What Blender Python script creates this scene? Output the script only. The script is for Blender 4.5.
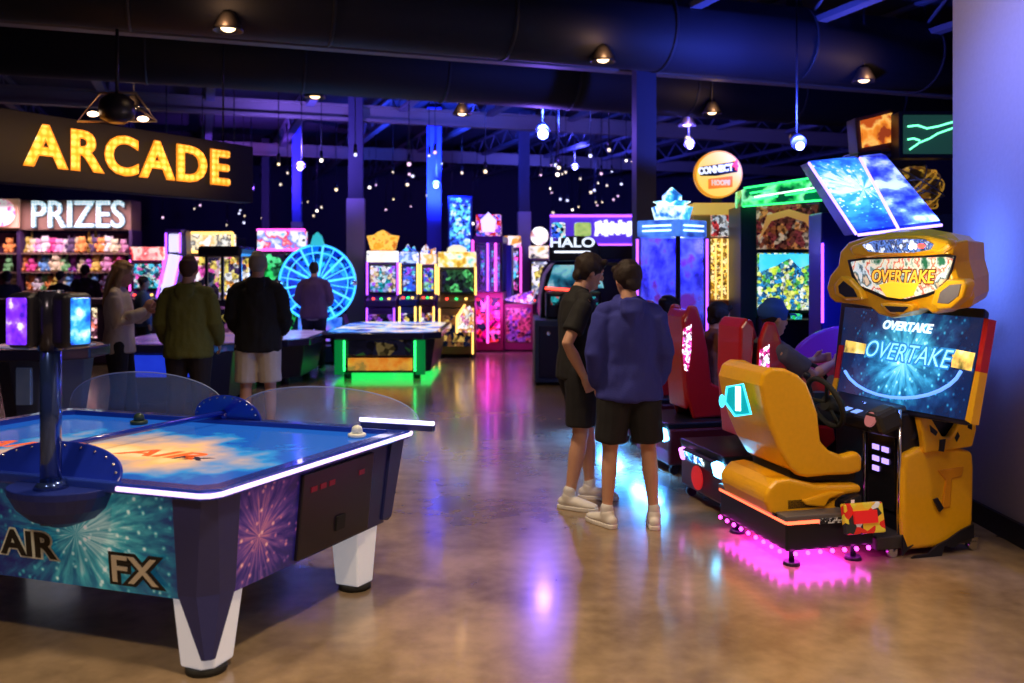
import bpy, bmesh, math, random
from mathutils import Vector, Matrix, noise
for o in list(bpy.data.objects): bpy.data.objects.remove(o)
S = bpy.context.scene
C = S.collection
R = math.radians
# ------------------------------------------------------------------ camera, world, exposure
FPX, CAMH, CXP, CYP = 900.0, 1.7, 512.0, 267.0
cd = bpy.data.cameras.new('camera'); cam = bpy.data.objects.new('camera', cd); C.objects.link(cam)
cam.location = (0, 0, CAMH); cam.rotation_euler = (R(90), 0, 0)
cd.sensor_width = 36.0; cd.lens = FPX / 1024 * 36; cd.shift_y = -(341.5 - CYP) / 1024
cd.clip_start = .05; cd.clip_end = 200
cd.dof.use_dof = True; cd.dof.focus_distance = 5.6; cd.dof.aperture_fstop = 1.7
S.camera = cam
S.view_settings.view_transform = 'Standard'; S.view_settings.look = 'None'
S.view_settings.gamma = 1; S.view_settings.exposure = 0.15
S.view_settings.use_curve_mapping = False
W = bpy.data.worlds.new('world'); S.world = W; W.use_nodes = True
W.node_tree.nodes['Background'].inputs[0].default_value = (.05, .035, .12, 1)
W.node_tree.nodes['Background'].inputs[1].default_value = .32
S.cycles.max_bounces = 6; S.cycles.transparent_max_bounces = 12
S.cycles.sample_clamp_indirect = 4; S.cycles.sample_clamp_direct = 0
S.cycles.caustics_reflective = False; S.cycles.caustics_refractive = False

def light(kind, name, loc, col, power, size=.1, rot=(0, 0, 0), spot=None, blend=.6, parent=None):
    l = bpy.data.lights.new(name, kind); l.color = col; l.energy = power
    if kind == 'AREA': l.shape = 'RECTANGLE'; l.size, l.size_y = size if isinstance(size, tuple) else (size, size)
    elif kind != 'SUN': l.shadow_soft_size = size
    if spot: l.spot_size = R(spot); l.spot_blend = blend
    o = bpy.data.objects.new(name, l); C.objects.link(o); o.location = loc; o.rotation_euler = rot
    if parent: o.parent = parent
    return o

# large soft light of the hall, hung from the ceiling over the play area (rows of lamps out of the frame)
WARM = (1, .74, .47)

# ------------------------------------------------------------------ geometry helpers
def P(px, py, Y):
    return Vector(((px - CXP) / FPX * Y, Y, CAMH - (py - CYP) / FPX * Y))
def hit(px, py, pt, n):
    d = Vector(((px - CXP) / FPX, 1, -(py - CYP) / FPX)); o = Vector((0, 0, CAMH))
    n = Vector(n); return o + d * ((Vector(pt) - o).dot(n) / d.dot(n))
def G(px, py):
    return P(px, py, CAMH * FPX / (py - CYP))

class MB:
    def __init__(s): s.bm = bmesh.new()
    def box(s, c, size, rz=0, rx=0, ry=0, taper=1.0, mi=0):
        M = Matrix.Translation(c) @ Matrix.Rotation(rz, 4, 'Z') @ Matrix.Rotation(ry, 4, 'Y') @ Matrix.Rotation(rx, 4, 'X')
        v = []
        for z in (-.5, .5):
            k = taper if z > 0 else 1
            for x, y in ((-.5, -.5), (.5, -.5), (.5, .5), (-.5, .5)):
                v.append(s.bm.verts.new(M @ Vector((x * size[0] * k, y * size[1] * k, z * size[2]))))
        for f in ((3, 2, 1, 0), (4, 5, 6, 7), (0, 1, 5, 4), (1, 2, 6, 5), (2, 3, 7, 6), (3, 0, 4, 7)):
            s.bm.faces.new([v[i] for i in f]).material_index = mi
        return s
    def cyl(s, a, b, r0, r1=None, seg=16, mi=0, flat=1.0):
        a, b = Vector(a), Vector(b); r1 = r0 if r1 is None else r1
        t = (b - a).normalized(); up = Vector((0, 0, 1)) if abs(t.z) < .9 else Vector((0, 1, 0))
        x = t.cross(up).normalized(); y = x.cross(t)
        rings = []
        for p, r in ((a, r0), (b, r1)):
            rings.append([s.bm.verts.new(p + x * math.cos(2 * math.pi * i / seg) * r + y * math.sin(2 * math.pi * i / seg) * r * flat) for i in range(seg)])
        for i in range(seg):
            j = (i + 1) % seg
            f = s.bm.faces.new((rings[0][i], rings[0][j], rings[1][j], rings[1][i])); f.smooth = True; f.material_index = mi
        s.bm.faces.new(rings[0][::-1]).material_index = mi; s.bm.faces.new(rings[1]).material_index = mi
        return s
    def path(s, pts, r, seg=8, mi=0):
        """one continuous tube through the points; a closed loop when the last point is the first"""
        pts = [Vector(p) for p in pts]; closed = (pts[0] - pts[-1]).length < 1e-6
        if closed: pts = pts[:-1]
        n = len(pts); rings = []; prev = None
        for i, p in enumerate(pts):
            a = pts[(i - 1) % n] if (closed or i) else p; b = pts[(i + 1) % n] if (closed or i < n - 1) else p
            t = (b - a).normalized()
            if prev is None: prev = t.orthogonal().normalized()
            x = (prev - t * prev.dot(t)).normalized(); y = t.cross(x); prev = x
            rings.append([s.bm.verts.new(p + (x * math.cos(2 * math.pi * k / seg) + y * math.sin(2 * math.pi * k / seg)) * r) for k in range(seg)])
        pairs = list(zip(rings[:-1], rings[1:]))
        if closed:
            r0, r1 = rings[-1], rings[0]; sh = min(range(seg), key=lambda q: (r0[0].co - r1[q].co).length); pairs.append((r0, r1[sh:] + r1[:sh]))
        for a, b in pairs:
            for k in range(seg):
                j = (k + 1) % seg; f = s.bm.faces.new((a[k], a[j], b[j], b[k])); f.smooth = True; f.material_index = mi
        if not closed: s.bm.faces.new(rings[0][::-1]); s.bm.faces.new(rings[-1])
        return s
    def sphere(s, c, r, seg=16, mi=0):
        r = r if hasattr(r, '__len__') else (r, r, r)
        M = Matrix.Translation(c) @ Matrix.Diagonal((r[0], r[1], r[2], 1))
        n0 = len(s.bm.faces)
        bmesh.ops.create_uvsphere(s.bm, u_segments=seg, v_segments=max(6, seg // 2), radius=1, matrix=M)
        s.bm.faces.ensure_lookup_table()
        for f in s.bm.faces[n0:]: f.smooth = True; f.material_index = mi
        return s
    def loft(s, rings, cap=True, mi=0, smooth=False):
        vs = [[s.bm.verts.new(p) for p in r] for r in rings]
        n = len(vs[0])
        for a, b in zip(vs[:-1], vs[1:]):
            for i in range(n):
                j = (i + 1) % n
                f = s.bm.faces.new((a[i], a[j], b[j], b[i])); f.material_index = mi; f.smooth = smooth
        if cap:
            s.bm.faces.new(vs[0][::-1]).material_index = mi; s.bm.faces.new(vs[-1]).material_index = mi
        return s
    def prism(s, pts, off, scale=1.0, mi=0):
        """closed outline (3-D points) swept by vector off; the far end scaled about its centre"""
        pts = [Vector(p) for p in pts]; off = Vector(off); c = sum(pts, Vector()) / len(pts)
        return s.loft([pts, [c + (p - c) * scale + off for p in pts]], mi=mi)
    def lathe(s, prof, c=(0, 0, 0), seg=24, mi=0):
        c = Vector(c)
        rings = [[c + Vector((r * math.cos(2 * math.pi * i / seg), r * math.sin(2 * math.pi * i / seg), z)) for i in range(seg)] for r, z in prof]
        return s.loft(rings, mi=mi, smooth=True)
    def build(s, name, mat, parent=None, bevel=0, world=False, smooth=False, seg=2):
        if world and parent is not None:
            M = (Matrix.Translation(parent.location) @ parent.rotation_euler.to_matrix().to_4x4()).inverted()
            s.bm.transform(M)
        bmesh.ops.recalc_face_normals(s.bm, faces=s.bm.faces[:])
        me = bpy.data.meshes.new(name); s.bm.to_mesh(me); s.bm.free()
        for m in (mat if isinstance(mat, (list, tuple)) else [mat]): me.materials.append(m)
        o = bpy.data.objects.new(name, me); C.objects.link(o)
        if parent is not None: o.parent = parent
        if smooth:
            for p in me.polygons: p.use_smooth = True
        if bevel:
            b = o.modifiers.new('bevel', 'BEVEL'); b.width = bevel; b.segments = seg; b.limit_method = 'ANGLE'; b.angle_limit = R(35)
        return o

def tag(o, label, cat, group=None):
    o['label'] = label; o['category'] = cat
    if group: o['group'] = group
    return o
def thing(name, label, cat, loc=(0, 0, 0), rz=0, group=None):
    o = bpy.data.objects.new(name, None); C.objects.link(o); o.empty_display_size = .1
    o.location = loc; o.rotation_euler = (0, 0, rz)
    return tag(o, label, cat, group)
def struct(o): o['kind'] = 'structure'; return o
def children(o): return [c for c in bpy.data.objects if c.parent == o]
def copy_tree(o, parent=None):
    kids = children(o)
    c = o.copy(); C.objects.link(c); c.parent = parent
    for k in kids: copy_tree(k, c)
    return c

_txt = {}
def text(body, name, mat, parent, loc, size, rot=(R(90), 0, 0), ext=.01, off=0.0, shear=0, sx=1.0, spacing=1.0):
    key = (body, size, ext, off, shear, spacing)
    if key not in _txt:
        cu = bpy.data.curves.new(name, 'FONT'); cu.body = body; cu.size = size; cu.extrude = ext; cu.offset = off
        cu.shear = shear; cu.align_x = 'CENTER'; cu.align_y = 'CENTER'; cu.space_character = spacing; cu.resolution_u = 4
        t = bpy.data.objects.new('t', cu); C.objects.link(t)
        bpy.context.view_layer.update()
        dg = bpy.context.evaluated_depsgraph_get()
        me = bpy.data.meshes.new_from_object(t.evaluated_get(dg)); me.name = name
        bpy.data.objects.remove(t); _txt[key] = me
    me = _txt[key].copy(); me.materials.clear(); me.materials.append(mat)
    o = bpy.data.objects.new(name, me); C.objects.link(o); o.parent = parent
    o.location = loc; o.rotation_euler = rot; o.scale = (sx, 1, 1)
    return o

# ------------------------------------------------------------------ materials
_m = {}
def mat(name, col, rough=.5, metal=0, emit=None, es=0, alpha=1, trans=0, coat=0, bump=0, bscale=40, ior=1.45):
    if name in _m: return _m[name]
    m = bpy.data.materials.new(name); m.use_nodes = True; nt = m.node_tree; b = nt.nodes['Principled BSDF']
    b.inputs['Base Color'].default_value = (*col, 1); b.inputs['Roughness'].default_value = rough
    b.inputs['Metallic'].default_value = metal; b.inputs['Alpha'].default_value = alpha
    b.inputs['Transmission Weight'].default_value = trans; b.inputs['Coat Weight'].default_value = coat
    b.inputs['IOR'].default_value = ior
    if emit: b.inputs['Emission Color'].default_value = (*emit, 1); b.inputs['Emission Strength'].default_value = es
    tc = nt.nodes.new('ShaderNodeTexCoord'); nz = nt.nodes.new('ShaderNodeTexNoise'); nz.inputs['Scale'].default_value = bscale
    nt.links.new(tc.outputs['Object'], nz.inputs['Vector'])
    if not emit and not trans and alpha == 1:
        mx = nt.nodes.new('ShaderNodeMix'); mx.data_type = 'RGBA'
        mx.inputs['A'].default_value = (*[c * .93 for c in col], 1); mx.inputs['B'].default_value = (*[min(1, c * 1.05) for c in col], 1)
        nt.links.new(nz.outputs['Fac'], mx.inputs['Factor']); nt.links.new(mx.outputs['Result'], b.inputs['Base Color'])
    if bump:
        bp = nt.nodes.new('ShaderNodeBump'); bp.inputs['Strength'].default_value = bump; bp.inputs['Distance'].default_value = .01
        nt.links.new(nz.outputs['Fac'], bp.inputs['Height']); nt.links.new(bp.outputs['Normal'], b.inputs['Normal'])
    _m[name] = m; return m
def glow(name, col, s=3):
    return mat(name, tuple(c * .5 for c in col), .4, 0, emit=col, es=s)

def art(name, cols, scale=8, es=1.2, kind='cells', seed=0, rough=.25, centre=(0, 0, 0), warp=1.0, contrast=1.0):
    """printed or back-lit artwork: cols along a ramp driven by a texture in object space"""
    if name in _m: return _m[name]
    m = bpy.data.materials.new(name); m.use_nodes = True; nt = m.node_tree; N = nt.nodes.new; L = nt.links.new
    b = nt.nodes['Principled BSDF']; b.inputs['Roughness'].default_value = rough
    tc = N('ShaderNodeTexCoord'); mp = N('ShaderNodeMapping'); mp.inputs['Location'].default_value = [-c for c in centre]
    L(tc.outputs['Object'], mp.inputs['Vector']); vec = mp.outputs['Vector']
    ad = N('ShaderNodeVectorMath'); ad.operation = 'ADD'; ad.inputs[1].default_value = (seed * 3.7, seed * 1.3, seed * 2.1)
    L(vec, ad.inputs[0]); sv = ad.outputs[0]
    nz = N('ShaderNodeTexNoise'); nz.inputs['Scale'].default_value = scale * .6; nz.inputs['Detail'].default_value = 4
    L(sv, nz.inputs['Vector'])
    if kind == 'cells':
        wp = N('ShaderNodeVectorMath'); wp.operation = 'MULTIPLY_ADD'; L(nz.outputs['Color'], wp.inputs[0])
        wp.inputs[1].default_value = (warp / scale,) * 3; L(sv, wp.inputs[2])
        vo = N('ShaderNodeTexVoronoi'); vo.inputs['Scale'].default_value = scale; L(wp.outputs[0], vo.inputs['Vector'])
        sp = N('ShaderNodeSeparateColor'); L(vo.outputs['Color'], sp.inputs[0]); fac = sp.outputs[0]
    elif kind == 'noise':
        mr = N('ShaderNodeMapRange'); mr.inputs[1].default_value = .5 - .25 / contrast; mr.inputs[2].default_value = .5 + .25 / contrast
        L(nz.outputs['Fac'], mr.inputs[0]); fac = mr.outputs[0]
    elif kind == 'burst':
        sx = N('ShaderNodeSeparateXYZ'); L(vec, sx.inputs[0])
        at = N('ShaderNodeMath'); at.operation = 'ARCTAN2'; L(sx.outputs[2], at.inputs[0])
        ln = N('ShaderNodeMath'); ln.operation = 'ADD'; L(sx.outputs[0], ln.inputs[0]); L(sx.outputs[1], ln.inputs[1]); L(ln.outputs[0], at.inputs[1])
        le = N('ShaderNodeVectorMath'); le.operation = 'LENGTH'; L(vec, le.inputs[0])
        cb = N('ShaderNodeCombineXYZ'); mu = N('ShaderNodeMath'); mu.operation = 'MULTIPLY'; mu.inputs[1].default_value = scale
        L(at.outputs[0], mu.inputs[0]); L(mu.outputs[0], cb.inputs[0])
        m3 = N('ShaderNodeMath'); m3.operation = 'MULTIPLY'; m3.inputs[1].default_value = 5.5; L(le.outputs['Value'], m3.inputs[0]); L(m3.outputs[0], cb.inputs[1])
        n2 = N('ShaderNodeTexNoise'); n2.inputs['Scale'].default_value = 1.5; n2.inputs['Detail'].default_value = 3; L(cb.outputs[0], n2.inputs['Vector'])
        # streak value falling with distance
        dv = N('ShaderNodeMath'); dv.operation = 'MULTIPLY_ADD'; dv.inputs[1].default_value = -1.1 / max(.01, warp); dv.inputs[2].default_value = .55
        L(le.outputs['Value'], dv.inputs[0])
        sm = N('ShaderNodeMath'); sm.operation = 'ADD'; L(n2.outputs['Fac'], sm.inputs[0]); L(dv.outputs[0], sm.inputs[1])
        sm2 = N('ShaderNodeMath'); sm2.operation = 'MULTIPLY_ADD'; sm2.inputs[1].default_value = .35; L(nz.outputs['Fac'], sm2.inputs[0]); L(sm.outputs[0], sm2.inputs[2])
        v3 = N('ShaderNodeTexVoronoi'); v3.inputs['Scale'].default_value = 22; L(sv, v3.inputs['Vector'])
        d3 = N('ShaderNodeMapRange'); d3.inputs[1].default_value = .30; d3.inputs[2].default_value = .05; d3.inputs[4].default_value = .45; L(v3.outputs['Distance'], d3.inputs[0])
        sm3 = N('ShaderNodeMath'); sm3.operation = 'ADD'; L(sm2.outputs[0], sm3.inputs[0]); L(d3.outputs[0], sm3.inputs[1])
        mr = N('ShaderNodeMapRange'); mr.inputs[1].default_value = .34; mr.inputs[2].default_value = 1.45; L(sm3.outputs[0], mr.inputs[0]); fac = mr.outputs[0]
    elif kind == 'dots':
        vo = N('ShaderNodeTexVoronoi'); vo.inputs['Scale'].default_value = scale; vo.inputs['Randomness'].default_value = warp; L(sv, vo.inputs['Vector']); fac = vo.outputs['Distance']
    else:  # vertical or lengthwise bars
        wv = N('ShaderNodeTexWave'); wv.inputs['Scale'].default_value = scale; wv.inputs['Distortion'].default_value = 6 * warp
        wv.inputs['Detail'].default_value = 3; L(sv, wv.inputs['Vector']); fac = wv.outputs['Fac']
    rp = N('ShaderNodeValToRGB'); L(fac, rp.inputs[0]); r = rp.color_ramp
    r.interpolation = 'CONSTANT' if kind == 'cells' else 'LINEAR'
    n = len(cols)
    while len(r.elements) < n: r.elements.new(.5)
    for i, c in enumerate(cols):
        r.elements[i].position = i / n if kind == 'cells' else i / (n - 1)
        r.elements[i].color = (*c, 1)
    out = rp.outputs[0]
    if kind == 'cells' and warp != .4:
        v2 = N('ShaderNodeTexVoronoi'); v2.inputs['Scale'].default_value = scale * 2.3; L(sv, v2.inputs['Vector']); s2 = N('ShaderNodeSeparateColor'); L(v2.outputs['Color'], s2.inputs[0])
        m2 = N('ShaderNodeMapRange'); m2.inputs[1].default_value = .1; m2.inputs[2].default_value = .8; m2.inputs[3].default_value = .12; m2.inputs[4].default_value = 1.15; L(s2.outputs[1], m2.inputs[0])
        cm = N('ShaderNodeVectorMath'); cm.operation = 'SCALE'; L(out, cm.inputs[0]); L(m2.outputs[0], cm.inputs['Scale']); out = cm.outputs[0]
    L(out, b.inputs['Base Color'])
    if es:
        L(out, b.inputs['Emission Color']); b.inputs['Emission Strength'].default_value = es
    _m[name] = m; return m

black = mat('black_paint', (.01, .01, .02), .35)
soot = mat('matt_black', (.01, .01, .014), .8)
navy = mat('navy_gloss', (.03, .035, .17), .42)
blueplastic = mat('blue_plastic', (.01, .03, .45), .2, coat=.5)
chrome = mat('chrome', (.7, .7, .75), .2, 1)
steel = mat('steel', (.35, .35, .4), .4, .8)
yellow = mat('yellow_gloss', (.95, .48, .008), .3, coat=.4)
red = mat('red_gloss', (.6, .015, .02), .3, coat=.4)
rubber = mat('rubber', (.02, .02, .02), .8)
clear = mat('clear_acrylic', (.75, .85, 1), .04, alpha=.16)
glass = mat('showcase_glass', (.6, .7, 1), .03, alpha=.1)
white_g = glow('white_light', (.9, .93, 1), 3)
cyan_g = glow('cyan_light', (.05, .6, .9), 2.2)
blue_g = glow('blue_light', (.04, .15, 1), 4)
purple_g = glow('purple_light', (.36, .07, 1), 3)
pink_g = glow('pink_light', (.95, .08, .7), 2.6)
mag_g = glow('magenta_light', (1, .04, .75), 7)
green_g = glow('green_light', (.03, 1, .18), 2.6)
red_g = glow('red_light', (1, .05, .03), 4)
orange_g = glow('orange_light', (1, .35, .05), 3)
amber_g = glow('amber_light', (1, .6, .12), 3)
lilac_g = glow('lilac_light', (.75, .65, 1), 3)

# ------------------------------------------------------------------ setting
TH = R(19)                      # bearing of the hall's grid
U = Vector((math.cos(TH), math.sin(TH), 0)); V = Vector((-math.sin(TH), math.cos(TH), 0))

fm = bpy.data.materials.new('polished_concrete'); fm.use_nodes = True; nt = fm.node_tree; N = nt.nodes.new; L = nt.links.new
b = nt.nodes['Principled BSDF']; tc = N('ShaderNodeTexCoord')
n1 = N('ShaderNodeTexNoise'); n1.inputs['Scale'].default_value = .9; n1.inputs['Detail'].default_value = 8; n1.inputs['Roughness'].default_value = .62
n2 = N('ShaderNodeTexNoise'); n2.inputs['Scale'].default_value = 7; n2.inputs['Detail'].default_value = 5
L(tc.outputs['Object'], n1.inputs['Vector']); L(tc.outputs['Object'], n2.inputs['Vector'])
ma = N('ShaderNodeMath'); ma.operation = 'MULTIPLY_ADD'; ma.inputs[1].default_value = .35; L(n2.outputs['Fac'], ma.inputs[0]); L(n1.outputs['Fac'], ma.inputs[2])
rp = N('ShaderNodeValToRGB'); L(ma.outputs[0], rp.inputs[0]); e = rp.color_ramp.elements
e[0].position = .46; e[0].color = (.12, .078, .045, 1); e[1].position = .84; e[1].color = (.42, .30, .18, 1)
L(rp.outputs[0], b.inputs['Base Color'])
mr = N('ShaderNodeMapRange'); mr.inputs[3].default_value = .16; mr.inputs[4].default_value = .30; L(n1.outputs['Fac'], mr.inputs[0]); L(mr.outputs[0], b.inputs['Roughness'])
b.inputs['Specular IOR Level'].default_value = .75
b.inputs['Coat Weight'].default_value = .35; b.inputs['Coat Roughness'].default_value = .1
n3 = N('ShaderNodeTexNoise'); n3.inputs['Scale'].default_value = 14; n3.inputs['Detail'].default_value = 2; L(tc.outputs['Object'], n3.inputs['Vector'])
bp = N('ShaderNodeBump'); bp.inputs['Strength'].default_value = .015; bp.inputs['Distance'].default_value = .006; L(n3.outputs['Fac'], bp.inputs['Height']); L(bp.outputs[0], b.inputs['Normal'])
L(bp.outputs[0], b.inputs['Coat Normal'])
struct(MB().box((0, 16, -.05), (44, 46, .1)).build('floor', fm))
ceil_m = mat('ceiling_paint', (.02, .02, .045), .9)
struct(MB().box((0, 16, 5.55), (44, 46, .1)).build('ceiling', ceil_m))
dark_wall = mat('dark_wall', (.03, .02, .05), .8)
struct(MB().box((0, 34, 2.75), (44, .2, 5.5)).build('wall_back', dark_wall))
struct(MB().box((-19, 16, 2.75), (.2, 38, 5.5)).build('wall_left', dark_wall))
grey_wall = mat('grey_plaster', (.42, .38, .41), .75, bump=.15, bscale=30)
struct(MB().box((3.1 + .5, 6.33 / 2 - 1.5, 2.75), (1.0, 6.33 + 3, 5.5)).build('wall_right', grey_wall))
struct(MB().box((3.09, 6.33 / 2 - 1.5, .07), (.03, 6.33 + 3.02, .14)).build('baseboard_right', black))
struct(MB().box((13, 20, 2.75), (.2, 28, 5.5)).build('wall_right_far', dark_wall))

# joists along V, cross members along U, ducts along U
joist_m = mat('joist_paint', (.10, .10, .17), .7)
def on_uv(u, v, z): return Vector((0, 10.6, 0)) + U * u + V * v + Vector((0, 0, z))
def bar_uv(mb, a, b, w, h):
    a, b = Vector(a), Vector(b); c = (a + b) / 2; d = b - a
    mb.box(c, (d.length, w, h), rz=math.atan2(d.y, d.x), ry=-math.asin(d.z / d.length))
def clip(u, v0, v1):
    """the stretch of a line along V that stays inside the hall"""
    ok = [v for v in [v0 + k * .25 for k in range(int((v1 - v0) / .25) + 1)]
          if -18.7 < on_uv(u, v, 0).x < 12.7 and on_uv(u, v, 0).y < 33.7 and not (on_uv(u, v, 0).x > 2.9 and on_uv(u, v, 0).y < 6.6)]
    return (min(ok), max(ok)) if len(ok) > 4 else None
for i in range(-9, 13):
    u = i * 1.9 + .5; r = clip(u, -2, 24)
    if not r: continue
    v0, v1 = r; mb = MB()
    bar_uv(mb, on_uv(u, v0, 4.98), on_uv(u, v1, 4.98), .16, .08)
    bar_uv(mb, on_uv(u, v0, 5.44), on_uv(u, v1, 5.44), .10, .05)
    k = v0
    while k + 1.1 < v1:
        bar_uv(mb, on_uv(u, k, 5.02), on_uv(u, k + .55, 5.42), .03, .03)
        bar_uv(mb, on_uv(u, k + .55, 5.42), on_uv(u, k + 1.1, 5.02), .03, .03); k += 1.1
    struct(mb.build('ceiling_joist', joist_m))
def clip_u(v):
    ok = [u for u in [k * .25 - 24 for k in range(200)] if -18.7 < on_uv(u, v, 0).x < 12.7 and on_uv(u, v, 0).y < 33.7]
    return min(ok), max(ok)
for v in (1.6, 8.5, 15):
    a, b = clip_u(v); z = 0 if v > 2 else -.22; mb = MB()
    for zz, w, h in ((4.72, .18, .06), (4.86, .03, .26), (5.0, .18, .04)): bar_uv(mb, on_uv(a, v, zz + z), on_uv(b, v, zz + z), w, h)
    struct(mb.build('ceiling_beam', mat('beam_paint', (.16, .13, .12), .6)))
for v, lab in ((0.0, 'wide round black air duct nearest the viewer, crossing the whole ceiling'), (3.0, 'second wide round black air duct, just beyond the nearest one')):
    t = thing('air_duct', lab, 'duct', on_uv(0, v, 4.25), TH)
    mb = MB(); zc = .48
    mb.cyl((-13, .35, zc), (12.8, .35, zc), .5, seg=28)
    mb.build('duct_tube', mat('duct_paint', (.010, .010, .02), .7), t)
    for k in range(-6, 7):
        MB().cyl((k * 2.1, .35, zc), (k * 2.1 + .04, .35, zc), .515, seg=28).build('duct_collar', mat('duct_collar', (.018, .018, .03), .6), t)
        MB().box((k * 2.1, .35, zc + .63), (.04, .3, .3)).build('duct_hanger', black, t)

# columns
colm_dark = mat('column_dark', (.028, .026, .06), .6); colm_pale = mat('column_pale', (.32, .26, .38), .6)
def column(px, Y, w, split, n, top=4.8, lowmat=None, upmat=None):
    c = P(px, CYP, Y); x, y = c.x, c.y
    zs = CAMH - (split - CYP) / FPX * Y if split else 0
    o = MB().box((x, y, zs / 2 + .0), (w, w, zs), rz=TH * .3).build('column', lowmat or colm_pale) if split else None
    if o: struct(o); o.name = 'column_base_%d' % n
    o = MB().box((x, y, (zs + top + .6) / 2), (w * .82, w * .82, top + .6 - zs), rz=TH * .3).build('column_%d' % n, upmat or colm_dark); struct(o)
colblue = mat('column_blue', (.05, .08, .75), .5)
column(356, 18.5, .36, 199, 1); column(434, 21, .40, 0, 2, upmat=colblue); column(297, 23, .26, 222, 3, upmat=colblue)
column(524, 21.5, .30, 212, 4); column(644, 12.6, .34, 0, 5); column(266, 26, .26, 0, 6)

# ------------------------------------------------------------------ lamps
def pendant(px, py, z, label, power=0, group=None, big=1.0, col=WARM, spot=120):
    Y = (z - CAMH) * FPX / (CYP - py); p = P(px, py, Y)
    t = thing('ceiling_lamp', label, 'lamp', p, 0, group)
    r = .16 * big
    MB().lathe([(r * .35, .20 * big), (r * .5, .17 * big), (r * .95, .03), (r, 0), (r * .93, .0), (r * .4, .15 * big)], seg=20).build('lamp_shade', mat('shade_dark', (.06, .05, .05), .4, .6), t)
    MB().sphere((0, 0, .04), (r * .5, r * .5, r * .32), 12).build('bulb', glow('bulb_warm', (1, .66, .34), 5), t)
    MB().cyl((0, 0, .18 * big), (0, 0, 5.5 - z), .012, seg=6).build('hanging_rod', black, t)
    if power:
        light('SPOT', 'lamp_light', (0, 0, -.06), col, power, .12, spot=spot, blend=.9, parent=t)
        light('POINT', 'lamp_spill', (0, -.22, .1), (1, .55, .25), 4, .05, parent=t)
    return t
for px, py, lab in ((228, 31, 'dome ceiling lamp above the amber lettered sign, under the nearest duct'),
                    (603, 62, 'dome ceiling lamp under the nearest duct, halfway across the hall'),
                    (864, 82, 'dome ceiling lamp under the nearest duct, closest to the grey wall'),
                    (315, 98, 'dome ceiling lamp beside the top of the pale-footed steel column'),
                    (462, 115, 'dome ceiling lamp between the blue column and the second duct'),
                    (687, 126, 'dome ceiling lamp above the blue claw machine'),
                    (712, 114, 'dome ceiling lamp above the round yellow sign'),
                    (134, 108, 'dome ceiling lamp beside the stage light frame over the amber sign')):
    pendant(px, py, 4.2, lab, 60)
t = thing('stage_lamp', 'added blue lamp above the frame, unseen, tinting the grey plaster wall', 'lamp', (1.2, 4.9, 3.9))  # unseen lamp, added to colour the wall blue and lilac
MB().cyl((0, 0, 0), (-.1, 0, .18), .1, .07, seg=14).cyl((-.05, 0, .15), (-.05, 0, 1.6), .015, seg=6).build('housing', black, t)
light('SPOT', 'blue_wash', (.05, 0, -.08), (.07, .16, 1), 420, .25, rot=(0, R(-50), R(14)), spot=75, blend=1, parent=t)
light('SPOT', 'violet_wash', (.05, 0, -.04), (.9, .7, 1), 100, .25, rot=(0, R(-78), R(14)), spot=90, blend=1, parent=t)
# lamps over the near floor, out of the frame
for x, y in ((-2.6, 1.2), (.2, 2.6), (2.3, 1.6), (-.9, 5.6), (1.3, -1)):
    t = thing('ceiling_lamp', 'dome ceiling lamp over the open floor near the viewer', 'lamp', (x, y, 4.5), 0, 'lamps over the near floor')
    MB().lathe([(.05, .2), (.08, .17), (.15, .03), (.16, 0), (.15, 0), (.06, .15)], seg=16).build('lamp_shade', steel, t)
    light('SPOT', 'lamp_light', (0, 0, -.05), WARM, 430, .2, spot=110, blend=.9, parent=t)
random.seed(5)
for i in range(90):
    px = random.choice([random.uniform(150, 500), random.uniform(200, 480), random.uniform(530, 635)])
    py = random.uniform(150, 226); z = random.uniform(3.4, 4.4); Y = (z - CAMH) * FPX / (CYP - py)
    if Y > 33:
        Y = random.uniform(24, 32); z = CAMH + (CYP - py) * Y / FPX
    c, cn = random.choice([((1, .75, .45), 'amber'), ((1, .8, .6), 'amber'), ((.7, .7, 1), 'pale blue'), ((1, .6, .9), 'pink'), ((1, .85, .7), 'amber')])
    t = thing('track_spotlight', 'tiny %s spotlight hanging in the dark far end of the ceiling' % cn, 'spotlight', P(px, py, Y), 0, 'far %s ceiling spotlights' % cn)
    s = random.uniform(.35, .8)
    MB().sphere((0, 0, 0), .05 * s, 8).build('bulb', glow('tiny_%s' % str(c), c, random.choice([1, 1.5, 2, 4])), t)
    MB().cyl((0, 0, .03), (0, 0, .18), .06 * s, .03, seg=8).cyl((0, 0, .18), (0, 0, 5.5 - z), .01, seg=5).build('housing', black, t)
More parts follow.
